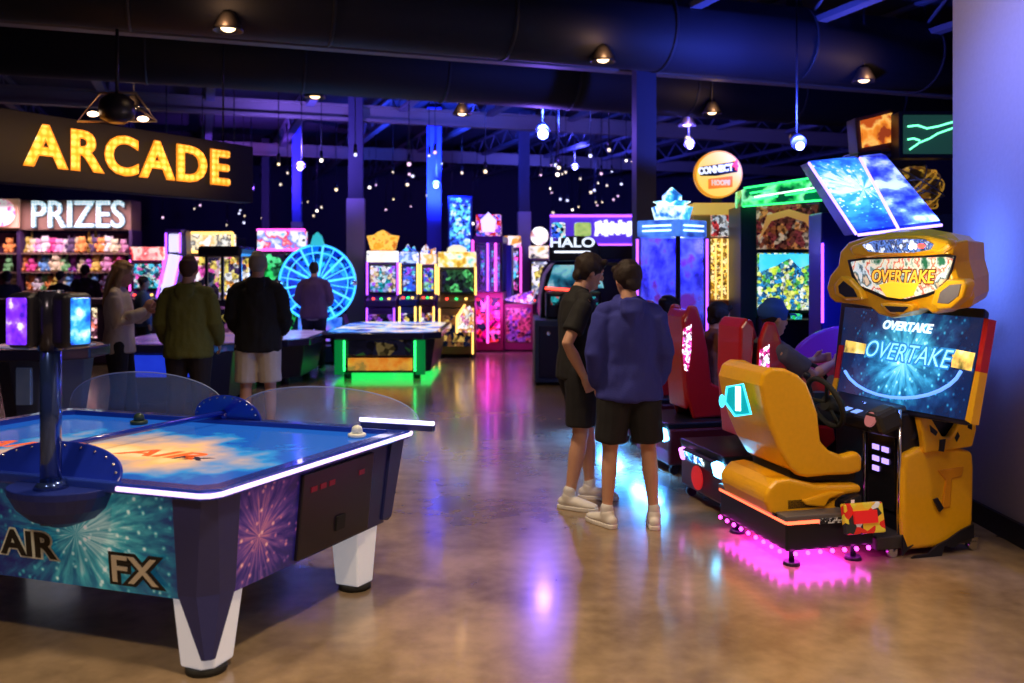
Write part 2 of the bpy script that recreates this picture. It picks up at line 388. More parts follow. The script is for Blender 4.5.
# the blue stage lamp
bl = thing('stage_lamp', 'glowing blue round stage lamp hung under the joists', 'lamp', P(543, 134, 15.5))
MB().sphere((0, 0, 0), .09, 16).build('bulb', glow('stage_blue', (.12, .16, 1), 25), bl)
MB().cyl((0, .05, .05), (0, .22, .16), .12, .1, seg=14).build('housing', black, bl)
MB().cyl((0, .15, .16), (0, .15, 5.5 - P(543, 134, 15.5).z), .015, seg=6).build('hanging_rod', black, bl)
light('POINT', 'blue_glow', (0, -.3, -.1), (.22, .10, 1), 120, .12, parent=bl)
light('SPOT', 'blue_wash', (0, -.1, .1), (.05, .1, 1), 2600, .12, rot=(R(180 - 40), 0, R(0)), spot=150, blend=1, parent=bl)
for (px, py, Y, pw, c, lab) in ((690, 146, 15.7, 260, (.15, .12, 1), 'small blue-white stage lamp above the crystal-topped claw machine'), (436, 186, 20, 380, (.03, .08, 1), 'small blue stage lamp in front of the blue column'),
                   (300, 168, 17, 160, (.2, .12, 1), 'small violet stage lamp left of the pale-footed steel column'), (800, 146, 10.5, 160, (.06, .1, 1), 'small blue stage lamp between the green marquee and the blue cabinet'),
                   (250, 190, 22, 130, (.3, .1, .9), 'small purple stage lamp beyond the amber lettered sign'), (575, 168, 24, 260, (.1, .1, 1), 'small blue stage lamp far behind the black domed cabinet')):
    t = thing('stage_lamp', lab.replace('left of', 'beside'), 'lamp', P(px, py, Y))
    MB().sphere((0, 0, 0), .05, 12).build('bulb', glow('stage_%d' % px, tuple(min(1, v + .25) for v in c), 12), t)
    MB().cyl((0, .04, .04), (0, .2, .14), .09, .07, seg=12).build('housing', black, t)
    MB().cyl((0, .12, .12), (0, .12, 5.5 - P(px, py, Y).z), .012, seg=6).build('hanging_rod', black, t)
    light('SPOT', 'stage_glow', (0, -.15, .02), c, pw * 5, .12, rot=(R(125), 0, 0), spot=150, blend=1, parent=t)
#@@PART2
# ------------------------------------------------------------------ the near air hockey table
tA = Vector((-1.204, 3.6, 0)); tB = Vector((-.54, 5.02, 0)); td = Vector((-.95, .312, 0)); td.normalize()
tw = tB - tA; TL = 2.42
tc_ = tA + td * (TL / 2) + tw * .5
table = thing('air_hockey_table', 'big glowing blue air hockey table with a scoring post, nearest the viewer', 'air hockey table', tc_)
wdir = tw.normalized(); Wd = tw.length
def tp(s, t, z, inset=0):        # s metres from the coin-door end, t metres from the near side
    return tA + td * s + wdir * t + Vector((0, 0, z))
def ring(z, i, ch):              # eight-cornered outline inset by i with chamfer ch
    a, b, c, d = i, TL - i, i, Wd - i
    return [tp(a, c + ch, z), tp(a + ch, c, z), tp(b - ch, c, z), tp(b, c + ch, z), tp(b, d - ch, z), tp(b - ch, d, z), tp(a + ch, d, z), tp(a, d - ch, z)]
MB().loft([ring(.33, .095, .05), ring(.755, .05, .055)]).build('body', navy, table, world=True, bevel=.008)
teal_art = art('air_panel_art', [(.008, .012, .12), (.01, .05, .18), (.015, .17, .30), (.06, .42, .50), (.55, .85, .85), (.95, .97, 1)], 5, .22, 'burst', 1, centre=(tp(.62, 0, 0) - tc_ + Vector((0, 0, .55)))[:], warp=.75)  # printed panel, brightened by a faint glow in its colour
end_art = art('end_panel_art', [(.008, .01, .07), (.012, .015, .15), (.03, .02, .26), (.16, .07, .42), (.7, .25, .45), (1, .7, .7)], 5, .12, 'burst', 3, centre=(tp(0, .33, 0) - tc_ + Vector((0, 0, .52)))[:], warp=.62)  # also print, with a weaker glow put into it
def side_quad(s0, s1, z0, z1, mbx, out=.012, end=False, face=0, far=False):
    """panel following the sloped flank; z runs .36-.75 while the inset runs .17-.05"""
    def q(s, z):
        i = .09 - (z - .33) / .425 * .04 - out
        if end: return tp(i, s, z)
        return tp(s, Wd - i if far else i, z)
    pts = [q(s0, z0), q(s1, z0), q(s1, z1), q(s0, z1)]
    off = (td if end else (-wdir if far else wdir)) * (out + .004)
    mbx.prism(pts, off)
mb = MB(); side_quad(.20, TL - .20, .318, .755, mb); mb.build('side_panel', teal_art, table, world=True)
mb = MB(); side_quad(.20, TL - .20, .318, .755, mb, far=True); mb.build('side_panel', teal_art, table, world=True)
mb = MB(); side_quad(.19, Wd - .19, .318, .755, mb, end=True); mb.build('end_panel', end_art, table, world=True)
cdoor = MB(); side_quad(.62, 1.20, .33, .735, cdoor, out=.03, end=True); cdoor = cdoor.build('coin_door', mat('coin_door_black', (.01, .008, .02), .3), table, world=True, bevel=.006)
mb = MB(); side_quad(.90, .97, .40, .47, mb, out=.04, end=True); mb.build('puck_return', soot, cdoor).location = -tc_
for s in (.68, .75, .82, 1.07):
    mb = MB(); side_quad(s, s + .045, .64, .665, mb, out=.034, end=True); mb.build('label_strip', mat('dim_red_label', (.25, .01, .05), .5), cdoor).location = -tc_
# corner posts with the lit feet
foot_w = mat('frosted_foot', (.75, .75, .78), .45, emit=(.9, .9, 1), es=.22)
for (s, t) in ((0, 0), (0, 1), (1, 0), (1, 1)):
    sx = 1 if s == 0 else -1; ty = 1 if t == 0 else -1
    def cp(ds, dt, z): return tp((0 if s == 0 else TL) + sx * ds, (0 if t == 0 else Wd) + ty * dt, z)
    dt = 0 if t == 0 else .16; e_ = dt * .3
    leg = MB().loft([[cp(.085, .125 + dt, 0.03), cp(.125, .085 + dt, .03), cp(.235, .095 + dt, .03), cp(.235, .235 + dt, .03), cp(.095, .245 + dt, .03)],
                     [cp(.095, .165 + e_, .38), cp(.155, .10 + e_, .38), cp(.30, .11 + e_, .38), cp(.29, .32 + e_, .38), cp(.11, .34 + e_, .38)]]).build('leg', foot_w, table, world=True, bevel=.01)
    mb = MB(); c = cp(.165, .165 + dt, 0); mb.cyl(c, c + Vector((0, 0, .03)), .085, seg=20)
    o = mb.build('foot_plate', rubber, leg, world=False); o.location = -tc_
    mb = MB()
    top = [cp(.024, .20, .752), cp(.026, .07, .752), cp(.07, .026, .752), cp(.21, .024, .752), cp(.18, .18, .752)]
    mid = [cp(.066, .22, .34), cp(.068, .13, .34), cp(.13, .068, .34), cp(.22, .066, .34), cp(.20, .20, .34)]
    tip = [cp(.074, .112, .08), cp(.076, .096, .08), cp(.096, .076, .08), cp(.112, .074, .08), cp(.12, .12, .08)]
    if t == 1: tip = [cp(.08, .16, .32), cp(.08, .14, .32), cp(.14, .08, .32), cp(.16, .08, .32), cp(.15, .15, .32)]
    mb.loft([tip, mid, top]); mb.build('corner_post', navy, table, world=True)
# rail, light edge, playfield
def frame_ring(mb, i0, c0, i1, c1, z0, z1):
    a, b = ring(z0, i0, c0), ring(z1, i0, c0); c, d = ring(z0, i1, c1), ring(z1, i1, c1)
    va, vb, vc, vd = ([mb.bm.verts.new(p) for p in r] for r in (a, b, c, d))
    for k in range(8):
        j = (k + 1) % 8
        for x, y in ((va, vb), (vb, vd), (vd, vc), (vc, va)): mb.bm.faces.new((x[k], x[j], y[j], y[k]))
mb = MB(); frame_ring(mb, .0, .055, .085, .05, .755, .80); mb.build('rail', mat('rail_blue', (.02, .05, .42), .18, coat=.6), table, world=True, bevel=.008)
lp = [tp(.46, -.004, .778), tp(.055, -.004, .778), tp(.016, .014, .778), tp(-.004, .055, .778), tp(-.004, Wd - .055, .778), tp(.016, Wd - .014, .778)]
MB().path(lp, .010, 8).build('light_strip', mat('edge_light', (.8, .7, 1), .4, emit=(.80, .55, 1), es=1.7), table, world=True)
MB().loft([ring(.74, .08, .05), ring(.768, .08, .05)]).build('table_deck', navy, table, world=True)
pf = bpy.data.materials.new('playfield'); pf.use_nodes = True; nt = pf.node_tree; N = nt.nodes.new; L = nt.links.new
b = nt.nodes['Principled BSDF']; b.inputs['Roughness'].default_value = .12
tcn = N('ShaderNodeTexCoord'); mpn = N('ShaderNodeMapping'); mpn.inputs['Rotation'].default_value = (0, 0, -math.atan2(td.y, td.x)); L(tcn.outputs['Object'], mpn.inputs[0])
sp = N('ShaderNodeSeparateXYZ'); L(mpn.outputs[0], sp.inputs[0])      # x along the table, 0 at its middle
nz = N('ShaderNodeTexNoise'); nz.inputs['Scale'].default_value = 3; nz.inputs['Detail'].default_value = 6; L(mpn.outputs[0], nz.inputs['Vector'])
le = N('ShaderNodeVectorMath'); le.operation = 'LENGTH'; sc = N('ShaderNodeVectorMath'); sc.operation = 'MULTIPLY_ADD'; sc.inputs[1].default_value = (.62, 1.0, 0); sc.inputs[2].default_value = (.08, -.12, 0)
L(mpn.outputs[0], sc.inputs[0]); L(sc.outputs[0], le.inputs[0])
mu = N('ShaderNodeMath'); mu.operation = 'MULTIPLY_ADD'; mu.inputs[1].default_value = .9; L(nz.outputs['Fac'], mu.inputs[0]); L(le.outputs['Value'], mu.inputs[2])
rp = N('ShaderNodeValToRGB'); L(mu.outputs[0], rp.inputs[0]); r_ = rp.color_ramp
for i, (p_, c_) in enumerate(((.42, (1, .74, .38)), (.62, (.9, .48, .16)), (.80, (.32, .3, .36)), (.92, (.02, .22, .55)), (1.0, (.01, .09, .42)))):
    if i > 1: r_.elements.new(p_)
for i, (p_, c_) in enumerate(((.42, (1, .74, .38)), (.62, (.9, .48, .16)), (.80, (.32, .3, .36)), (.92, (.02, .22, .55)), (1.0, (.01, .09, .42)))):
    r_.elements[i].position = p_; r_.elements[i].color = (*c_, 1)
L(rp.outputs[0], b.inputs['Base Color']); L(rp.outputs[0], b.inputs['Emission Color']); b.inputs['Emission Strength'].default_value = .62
MB().loft([ring(.768, .085, .05), ring(.772, .085, .05)]).build('playfield', pf, table, world=True)
# printed lettering and marks of the playfield
rzt = math.atan2(td.y, td.x) + math.pi
def flat_text(body, s, t, size, m, sx=1, rot=0):
    o = text(body, 'playfield_lettering', m, table, tp(s, t, .7725) - tc_, size, (0, 0, rzt + rot), .0008, .004, .25, sx); return o
ob = mat('print_orange', (.8, .12, .02), .4, emit=(.9, .12, .02), es=.5)
flat_text('AIR', .86, .66, .20, ob, 1.5, .0); flat_text('FX', .66, .62, .09, mat('print_dark', (.02, .02, .08), .4), 1.6, 0)
flat_text('AIR', 1.75, .62, .20, ob, 1.5); flat_text('FX', 1.55, .58, .09, _m['print_dark'], 1.6)
# centre divider
a, b_ = tp(1.21, .05, .835), tp(1.21, Wd - .05, .835)
mb = MB(); mb.cyl(a, b_, .016, seg=12); mb.cyl(a, a - Vector((0, 0, .05)), .02); mb.cyl(b_, b_ - Vector((0, 0, .05)), .02)
mb.build('centre_bar', blueplastic, table, world=True)
# blue half-round goal hoods, near and far
def hood(s, t, w, h, lean, nm='hood'):
    mb = MB(); pts = []
    for k in range(25):
        a = math.pi * k / 24; x = -math.cos(a) * w / 2; y = math.sin(a) ** .9 * h
        pts.append(tp(s + x, t + lean * (y / h), .792 + y))
    mb.prism(pts, wdir * .014); o = mb.build(nm, blueplastic, table, world=True, bevel=.004)
    mb = MB()
    for k in range(2, 23, 2):
        a = math.pi * k / 24; x = -math.cos(a) * (w / 2 - .02); y = math.sin(a) ** .9 * (h - .015)
        mb.sphere(tp(s + x, t + lean * (y / h) - .004, .792 + y), .006, 8)
    r = mb.build('rivet_row', chrome, o, world=False); r.location = -tc_
    return o
hood(.86, .03, .74, .135, .10); hood(1.19, Wd - .05, .46, .15, -.02)
# scoring mast: half bowl bracket, pole, two-sided display head
px0 = tp(.755, 0, 0)
mb = MB(); rr = []
for z, r in ((.60, .05), (.63, .13), (.68, .19), (.74, .225), (.77, .23)):
    rr.append([px0 + td * (-math.cos(math.pi * k / 16) * r) - wdir * (math.sin(math.pi * k / 16) * r * .75) + Vector((0, 0, z)) for k in range(17)] + [px0 + td * (r) + wdir * .05 + Vector((0, 0, z)), px0 - td * r + wdir * .05 + Vector((0, 0, z))])
mb.loft(rr); mb.build('mast_bracket', mat('bracket_blue', (.006, .02, .22), .45), table, world=True, bevel=.004)
pc = px0 - wdir * .05
mast = MB(); mast.cyl(pc + Vector((0, 0, .62)), pc + Vector((0, 0, 1.56)), .042, seg=28); mast.cyl(pc + Vector((0, 0, .77)), pc + Vector((0, 0, .80)), .07, .05, seg=28)
mast = mast.build('mast', mat('mast_blue', (.05, .10, .38), .16, .75, coat=.5), table, world=True)
for sgn, colr, nm in ((-1, [(.06, .01, .5), (.16, .02, .9), (.2, .03, 1), (.3, .1, 1), (.9, .8, 1)], 'display_purple'), (1, [(.01, .06, .6), (.02, .25, .95), (.05, .45, 1), (.4, .8, 1), (.95, 1, .9)], 'display_blue')):
    ang = R(-16 if sgn < 0 else 58)
    X = Vector((math.cos(ang), math.sin(ang), 0)); Nn = Vector((math.sin(ang), -math.cos(ang), 0))
    ctr = pc + Vector(((-.09 if sgn < 0 else .085), -.0, 1.475))
    head = MB(); head.box(ctr, (.13, .13, .235), rz=ang); head = head.build('score_head', black, mast, bevel=.03, seg=4); head.location = -tc_
    w2, h2 = (.10, .195) if sgn < 0 else (.085, .195)
    f = MB(); f.box(ctr + Nn * .068, (w2, .014, h2), rz=ang); f = f.build('score_screen', art(nm, colr, 26, 1.1, 'noise', 4 + sgn, contrast=1.5), mast, bevel=.02, seg=3); f.location = -tc_
mb = MB(); mb.cyl(pc + Vector((0, 0, 1.35)), pc + Vector((0, 0, 1.60)), .05, seg=20); mb.build('mast_cap', mat('mast_cap', (.03, .03, .06), .2, .6), table, world=True)
# clear curved shields on the far side, edges catching light
for s0, s1, h in ((1.22, 2.40, .25), (-.04, 1.15, .21)):
    mb = MB(); pts = []; n = 24
    for k in range(n + 1):
        a = math.pi * k / n; pts.append(tp((s0 + s1) / 2 - math.cos(a) * (s1 - s0) / 2, Wd - .02, .80 + math.sin(a) ** .75 * h))
    mb.prism(pts, wdir * .008); sh = mb.build('clear_shield', clear, table, world=True)
    mb = MB(); mb.path([p + wdir * .004 for p in pts[1:-1]], .0035, 6); e = mb.build('shield_edge', mat('shield_edge', (.35, .45, .8), .2, alpha=.55), sh); e.location = -tc_
mb = MB(); mb.cyl(tp(-.14, Wd - .05, .842), tp(.31, Wd - .05, .842), .011, seg=10); mb.build('shield_light', mat('shield_light', (.7, .7, 1), .3, emit=(.65, .6, 1), es=3), table, world=True)
mb = MB(); mb.box(tp(.08, Wd - .05, .815), (.44, .03, .03), rz=math.atan2(td.y, td.x)); mb.build('shield_clamp', navy, table, world=True)
# lettering on the flank
fa = math.atan2(td.y, td.x) + math.pi; lean = R(90) - math.atan(.04 / .425) * -1
def flank(body, px, py, size, m, off, ext=.006, shear=0, sx=1.2):
    i = .10
    sn_ = td.cross(wdir * -.04 + Vector((0, 0, .425))); p = hit(px, py, tp(0, .09 - .012, .33), sn_) - wdir * .014
    return text(body, 'lettering', m, table, p - tc_, size, (R(90) + math.atan(.04 / .425), 0, fa), ext, off, shear, sx)
flank('AIR', 31, 544, .155, mat('letter_halo', (.75, .85, .85), .5), .012, .001, .0, 1.25); flank('AIR', 31, 544, .155, mat('letter_black', (.01, .01, .012), .4), .004, .004, .0, 1.25)
flank('FX', 136, 571, .165, _m['letter_black'], .016, .001, .0, 1.25); flank('FX', 136, 571, .165, mat('letter_silver', (.75, .73, .68), .35, .3), .002, .004, .0, 1.25)
# mallets on the playfield
def mallet(px, py, m, lab):
    p = P(px, py, (CAMH - .772) * FPX / (py - CYP)); p.z = .772
    t = thing('striker', lab, 'air hockey mallet', p)
    MB().lathe([(.048, 0), (.05, .006), (.05, .018), (.042, .022), (.03, .022)]).build('base', m, t)
    MB().lathe([(.032, .02), (.03, .04), (.026, .055), (.012, .064), (.002, .066)]).build('grip', m, t)
mallet(357, 437, mat('mallet_white', (.8, .85, .8), .3), 'white mallet lying on the blue end of the air hockey table')
mallet(139, 424, mat('mallet_dark', (.03, .06, .05), .3), 'dark mallet lying by the far rail of the air hockey table')

# ------------------------------------------------------------------ racing machines
RZ = R(14); rU = Vector((math.cos(RZ), math.sin(RZ), 0)); rV = Vector((-math.sin(RZ), math.cos(RZ), 0))
def rloc(o, p):                  # world point -> local point of a machine with bearing RZ
    d = p - o.location; return Vector((d.dot(rU), d.dot(rV), d.z))
OT = thing('racing_machine', 'yellow racing arcade machine with a moulded bucket seat and a bright blue screen', 'arcade machine', (1.54, 5.05, 0), RZ)
TOP_Z = .34
# motion base
MB().box((.28, .40, .185), (.56, .80, .17)).build('base', black, OT, bevel=.012)
mb = MB(); mb.box((.28, .40, .285), (.58, .82, .03)); mb.build('base_deck', mat('deck_grey', (.16, .15, .17), .35, .3), OT, bevel=.006)
MB().box((.0, .40, .262), (.014, .80, .016)).box((.10, -.008, .262), (.20, .014, .016)).build('light_bar', mat('bar_red', (1, .1, .05), .4, emit=(1, .12, .05), es=3), OT)
MB().box((.29, -.008, .262), (.18, .014, .03)).build('name_plate', art('plate_art', [(.02, .02, .03), (.7, .7, .72), (.05, .05, .06), (.6, .6, .62)], 60, .1, 'cells', 2), OT)
for k in range(7): MB().sphere((.05 + k * .078, -.012, .09), .013, 8).build('under_light', mag_g, OT)
for k in range(9): MB().sphere((-.012, .05 + k * .09, .09), .013, 8).build('under_light', mag_g, OT)
light('AREA', 'under_glow', (.28, .40, .085), (.9, .04, .8), 7, (.56, .78), parent=OT)
for x, y in ((.08, .08), (.48, .08), (.08, .72), (.48, .72)):
    MB().cyl((x, y, 0), (x, y, .02), .05, .045, seg=16).cyl((x, y, .02), (x, y, .11), .016, seg=8).build('levelling_foot', black, OT)
bd = MB().box((.465, -.035, .27), (.25, .05, .17), rx=R(-12)).build('side_badge', art('badge_art', [(.8, .62, .05), (.75, .03, .02), (.8, .8, .78), (.03, .03, .03), (.85, .5, .03)], 22, .15, 'cells', 8, warp=.4), OT, bevel=.01)
MB().box((.46, -.067, .285), (.15, .012, .07), rx=R(-12)).build('badge_panel', mat('badge_red', (.7, .02, .02), .4, emit=(1, .02, .02), es=.25), bd)
# plinth below the seat
MB().box((.29, .38, .335), (.46, .56, .07)).build('plinth', black, OT, bevel=.01)
def seat_scale(px, py, v=.12):
    p = rloc(OT, hit(px, py, OT.location + rV * v, rV)); return (p.x, p.z)
def silhouette(mb, pts, y0, y1, sc=1.0, inset=0):
    q = [seat_scale(864 - (864 - px) * .73, py + 2) for px, py in pts]
    mb.prism([(x, y0, z) for x, z in q], (0, y1 - y0, 0), sc)
skirt = [(726, 492), (732, 485), (742, 478), (760, 476), (800, 483), (858, 482), (859, 490), (835, 493), (826, 500), (824, 519), (800, 525), (770, 526), (750, 520), (733, 510), (727, 500)]
mb = MB(); silhouette(mb, skirt, .10, .66); mb.build('lower_shell', yellow, OT, bevel=.028, seg=3)
for y in (.095,):
    mb = MB(); silhouette(mb, [(736, 509), (756, 516), (757, 520), (738, 513)], y - .01, y + .02); mb.build('vent_slot', black, OT)
    mb = MB(); silhouette(mb, [(775, 497), (815, 488), (835, 489), (812, 496), (806, 504), (780, 502)], y - .012, y + .03); mb.build('shell_ridge', yellow, OT, bevel=.012)
mb = MB(); silhouette(mb, [(768, 470), (860, 465), (858, 481), (770, 480)], .17, .60); mb.build('seat_mount', soot, OT)
mb = MB(); silhouette(mb, [(827, 497), (851, 490), (852, 521), (827, 523)], .05, .6); nb = mb.build('number_box', black, OT, bevel=.008)
x_, z_ = seat_scale(845, 507); text('1', 'number', mat('number_white', (.8, .6, .55), .5, emit=(.8, .5, .45), es=.4), nb, (x_, .046, z_), .15, ext=.002, off=.003)
# bucket seat: two side wings, a rear shell and a pan joined as one moulded shell, black cushions inside
wing = [(722, 384), (727, 371), (739, 366), (758, 367), (775, 373), (787, 382), (795, 396), (802, 412), (804, 428), (806, 440), (818, 449), (836, 454), (856, 450), (863, 455), (862, 470), (845, 473), (815, 474), (788, 476), (775, 474), (764, 467), (749, 449), (737, 428), (727, 405)]
rear = [(722, 384), (727, 371), (740, 366), (752, 370), (746, 385), (752, 408), (764, 432), (780, 452), (806, 462), (856, 462), (858, 471), (815, 474), (788, 476), (775, 474), (764, 467), (749, 449), (737, 428), (727, 405)]
mb = MB(); silhouette(mb, wing, .12, .19); silhouette(mb, wing, .58, .65); silhouette(mb, rear, .14, .63)
mb.build('seat_shell', yellow, OT, bevel=.03, seg=4)
mb = MB(); silhouette(mb, [(748, 374), (762, 372), (772, 392), (776, 420), (790, 446), (770, 448), (754, 420), (746, 390)], .20, .57); mb.build('backrest', soot, OT, bevel=.02, seg=3)
mb = MB(); silhouette(mb, [(778, 450), (800, 446), (846, 458), (856, 460), (846, 466), (800, 468)], .20, .57); mb.build('seat_cushion', soot, OT, bevel=.015, seg=3)
# glowing number plate on the near rear edge of the shell
pn = (rU + rV * 1.25).normalized(); pbase = OT.location + rV * .15 + rU * (seat_scale(864 - (864 - 722) * .73, 400, .15)[0] + .045)
def pl(px, py, off=0): return rloc(OT, hit(px, py, pbase - pn * off, pn))
lpn = Vector((pn.dot(rU), pn.dot(rV), 0))
plate = MB(); pq = ((727, 387), (743, 384), (751, 414), (735, 416), (725, 402)); plate.prism([pl(*p, .008) for p in pq], lpn * .03)
plate = plate.build('number_plate', mat('plate_green', (.0, .25, .3), .3, emit=(.0, .35, .4), es=.8), OT)
mb = MB(); pts = [pl(*p, .012) for p in pq]; mb.path(pts + [pts[0]], .007, 6); mb.build('plate_rim', cyan_g, plate)
text('1', 'number', mat('number_glow', (.9, 1, 1), .5, emit=(.8, 1, 1), es=2.4), plate, pl(738, 400, .012), .19, (R(90), 0, -math.atan2(1, 1.25)), ext=.002, off=.006)
MB().sphere(pl(722, 401, .0), (.018, .018, .04), 12).build('tail_light', cyan_g, OT)
mb = MB(); x_, z_ = seat_scale(764, 374); mb.box((x_, .118, z_), (.035, .01, .03), ry=R(-15)); x_, z_ = seat_scale(772, 434); mb.box((x_, .118, z_), (.03, .01, .07), ry=R(-28)); mb.bm.free()
# cabinet body
def cl(px, py, u):               # pixel -> local on the plane u = const
    return rloc(OT, hit(px, py, OT.location + rU * u, rU))
def cs(px, py, v):               # pixel -> local on the plane v = const
    return rloc(OT, hit(px, py, OT.location + rV * v, rV))
MB().box((.93, .46, .09), (.66, .86, .08)).build('foot_board', mat('foot_board', (.05, .045, .05), .4), OT, bevel=.01)
MB().box((1.0, .40, .47), (.40, .66, .72)).build('cabinet', black, OT, bevel=.01)
cdp = MB().box((.792, .24, .50), (.02, .26, .52)).build('coin_door', mat('coin_panel', (.01, .01, .015), .2), OT, bevel=.004)
for i, (zz, yy) in enumerate(((.60, .19), (.60, .28), (.53, .28), (.47, .28), (.53, .19))):
    MB().box((.778, yy, zz), (.012, .055, .03)).build('coin_slot', glow('coin_violet', (.45, .3, 1), 1.6), cdp)
for y in (.055, .385):
    mb = MB(); mb.cyl((.775, y, .12), (.775, y, .86), .011, seg=10); mb.build('chrome_post', chrome, OT)
# dash, wheel, gear console
mb = MB(); mb.loft([[(.62, .12, .72), (.62, .78, .72), (.90, .80, .66), (.90, .06, .66)], [(.60, .14, .80), (.60, .76, .80), (1.05, .80, .93), (1.05, .06, .93)]]); mb.build('dashboard', black, OT, bevel=.02)
sw = MB(); c0 = Vector((.52, .42, .86)); pts = []
for k in range(29):
    a = 2 * math.pi * k / 28; pts.append(c0 + Vector((-.055 * math.sin(a), .17 * math.cos(a), .155 * math.sin(a) * .95)))
sw.path(pts, .017, 10); sw.cyl(c0, c0 + Vector((.10, 0, -.03)), .05, seg=16)
for a in (0, 2.1, 4.2): sw.cyl(c0 + Vector((0.01, 0, 0)), c0 + Vector((-.05 * math.sin(a), .16 * math.cos(a), .15 * math.sin(a))), .012, seg=8)
sw.build('steering_wheel', rubber, OT)
MB().box((.66, .72, .82), (.10, .08, .12)).cyl((.62, .72, .86), (.58, .72, .98), .012).sphere((.58, .72, .99), .026, 12).build('gear_lever', black, OT)
MB().box((.70, .10, .80), (.16, .14, .14), ry=R(-20)).build('speaker_pod', mat('pod', (.03, .03, .035), .3), OT, bevel=.03)
MB().cyl((.618, .10, .80), (.605, .10, .805), .045, seg=18).build('start_button', mat('button_dim', (.3, .1, .1), .3, emit=(.6, .2, .2), es=.4), OT)
mb = MB()
for k in range(3): mb.box((.66 + .0 * k, .30 + .10 * k, .815), (.05, .06, .01), ry=R(-18))
mb.build('button_row', glow('dash_blue', (.2, .35, 1), 1.2), OT)
# curved yellow flank with the black splashes, on the near side
fl = [(902, 520), (903, 470), (905, 455), (920, 448), (955, 447), (974, 452), (975, 470), (974, 520), (972, 535), (950, 545), (938, 560), (903, 567)]
pts = [cs(px, py, .02) for px, py in fl]
mb = MB(); mb.prism([(p.x, .02, max(.04, p.z)) for p in pts], (0, .07, 0)); side = mb.build('flank_shell', yellow, OT, bevel=.03, seg=4)
def splat(pp, v=-.004, nm='splash_mark'):
    q = [cs(px, py, v) for px, py in pp]; mb = MB(); mb.prism([(p.x, v, p.z) for p in q], (0, .012, 0)); return mb.build(nm, black, side)
splat([(903, 566), (915, 556), (928, 554), (938, 545), (948, 540), (962, 530), (974, 524), (974, 538), (960, 542), (955, 548), (945, 546), (940, 562), (930, 558), (920, 566)])
splat([(903, 535), (908, 548), (914, 545), (906, 552), (903, 556)]); splat([(934, 500), (938, 498), (944, 508), (940, 512)])
pts = [cs(px, py, .03) for px, py in ((936, 470), (962, 466), (960, 476), (950, 478), (948, 506), (940, 508), (944, 480))]
mb = MB(); mb.prism([(p.x, .010, p.z) for p in pts], (0, .03, 0)); mb.build('embossed_mark', mat('yellow_dim', (.75, .30, .01), .35), side, bevel=.006)
MB().box((1.18, .55, .30), (.14, .50, .5)).build('rear_box', black, OT, bevel=.01)
for x, y in ((.72, .06), (1.28, .06), (.72, .82), (1.28, .82)):
    MB().cyl((x, y - .02, .03), (x, y + .02, .03), .03, seg=14).box((x, y, .065), (.05, .04, .03)).build('caster', chrome, OT)
# yellow shoulder brackets
for v, nm in ((.0, 'shoulder'), (.80, 'shoulder')):
    q = [cs(px, py, .0) for px, py in ((919, 417), (930, 415), (943, 437), (950, 438), (962, 420), (975, 400), (977, 430), (973, 447), (925, 454), (923, 436))]
    mb = MB(); mb.prism([(p.x, v, p.z) for p in q], (0, .05, 0)); mb.build(nm, yellow, OT, bevel=.012)
for pp in (((930, 425), (938, 432), (936, 436), (931, 432)), ((940, 440), (946, 439), (944, 452), (939, 451)), ((955, 438), (958, 432), (960, 436), (957, 442)), ((968, 415), (973, 414), (972, 430), (968, 428))):
    q = [cs(px, py, -.004) for px, py in pp]; MB().prism([(p.x, -.004, p.z) for p in q], (0, .01, 0)).build('shoulder_mark', black, OT)
# screen, leaning back: near and far edges
sn = (rU * math.cos(R(12)) + Vector((0, 0, -1)) * math.sin(R(12)))
sp0 = OT.location + rU * .93 + rV * .4 + Vector((0, 0, 1.2))
def scr(px, py, off=0): return rloc(OT, hit(px, py, sp0 - sn * off, sn))
quad = [(845, 307), (983, 318), (964, 420), (835, 397)]
lsn = Vector((sn.dot(rU), 0, sn.z))
mb = MB(); mb.prism([scr(841, 300), scr(985, 308), scr(967, 426), scr(830, 403)], lsn * .06, .96); mb.build('screen_case', black, OT, bevel=.012)
scc = scr(905, 362)
screen_m = art('race_screen', [(.002, .01, .045), (.005, .03, .11), (.01, .12, .25), (.04, .32, .5), (.2, .6, .75), (.6, .9, 1)], 3, 1.35, 'burst', 6, centre=scc[:], warp=.62)
mb = MB(); mb.prism([scr(*p, .006) for p in quad], lsn * .01); scr_o = mb.build('screen', screen_m, OT)
def on_screen(pp, m, off, nm):
    mb = MB(); mb.prism([scr(*p, off) for p in pp], lsn * .002); return mb.build(nm, m, scr_o)
warm_car = art('car_headlight', [(.10, .09, .02), (.9, .6, .12), (1, .95, .5)], 12, 1.0, 'noise', 2, contrast=1.6)
on_screen([(846, 340), (866, 344), (864, 354), (844, 352)], warm_car, .010, 'headlight_glow')
on_screen([(953, 349), (975, 353), (971, 371), (951, 367)], warm_car, .010, 'headlight_glow')
arc = []
for k in range(13):
    a = math.pi * (1.08 + .84 * k / 12); arc.append(scr(903 + 60 * math.cos(a), 362 - 36 * math.sin(a), .011))
mb = MB(); mb.path(arc, .010, 6); mb.build('light_arc', mat('arc_blue', (.1, .25, .8), .4, emit=(.15, .35, 1), es=1.3), scr_o)
def face_text(body, px, py, size, m, par, off, sx=1.2, shear=.2, ext=.002, tof=.003, plane=scr, tilt=12):
    p = plane(px, py, off); return text(body, 'title_lettering', m, par, p, size, (R(90 - tilt), 0, R(-90)), ext, tof, shear, sx)
face_text('OVERTAKE', 906, 327, .075, mat('title_white', (.8, .95, 1), .4, emit=(.75, .95, 1), es=1.1), scr_o, .012, 1.2)
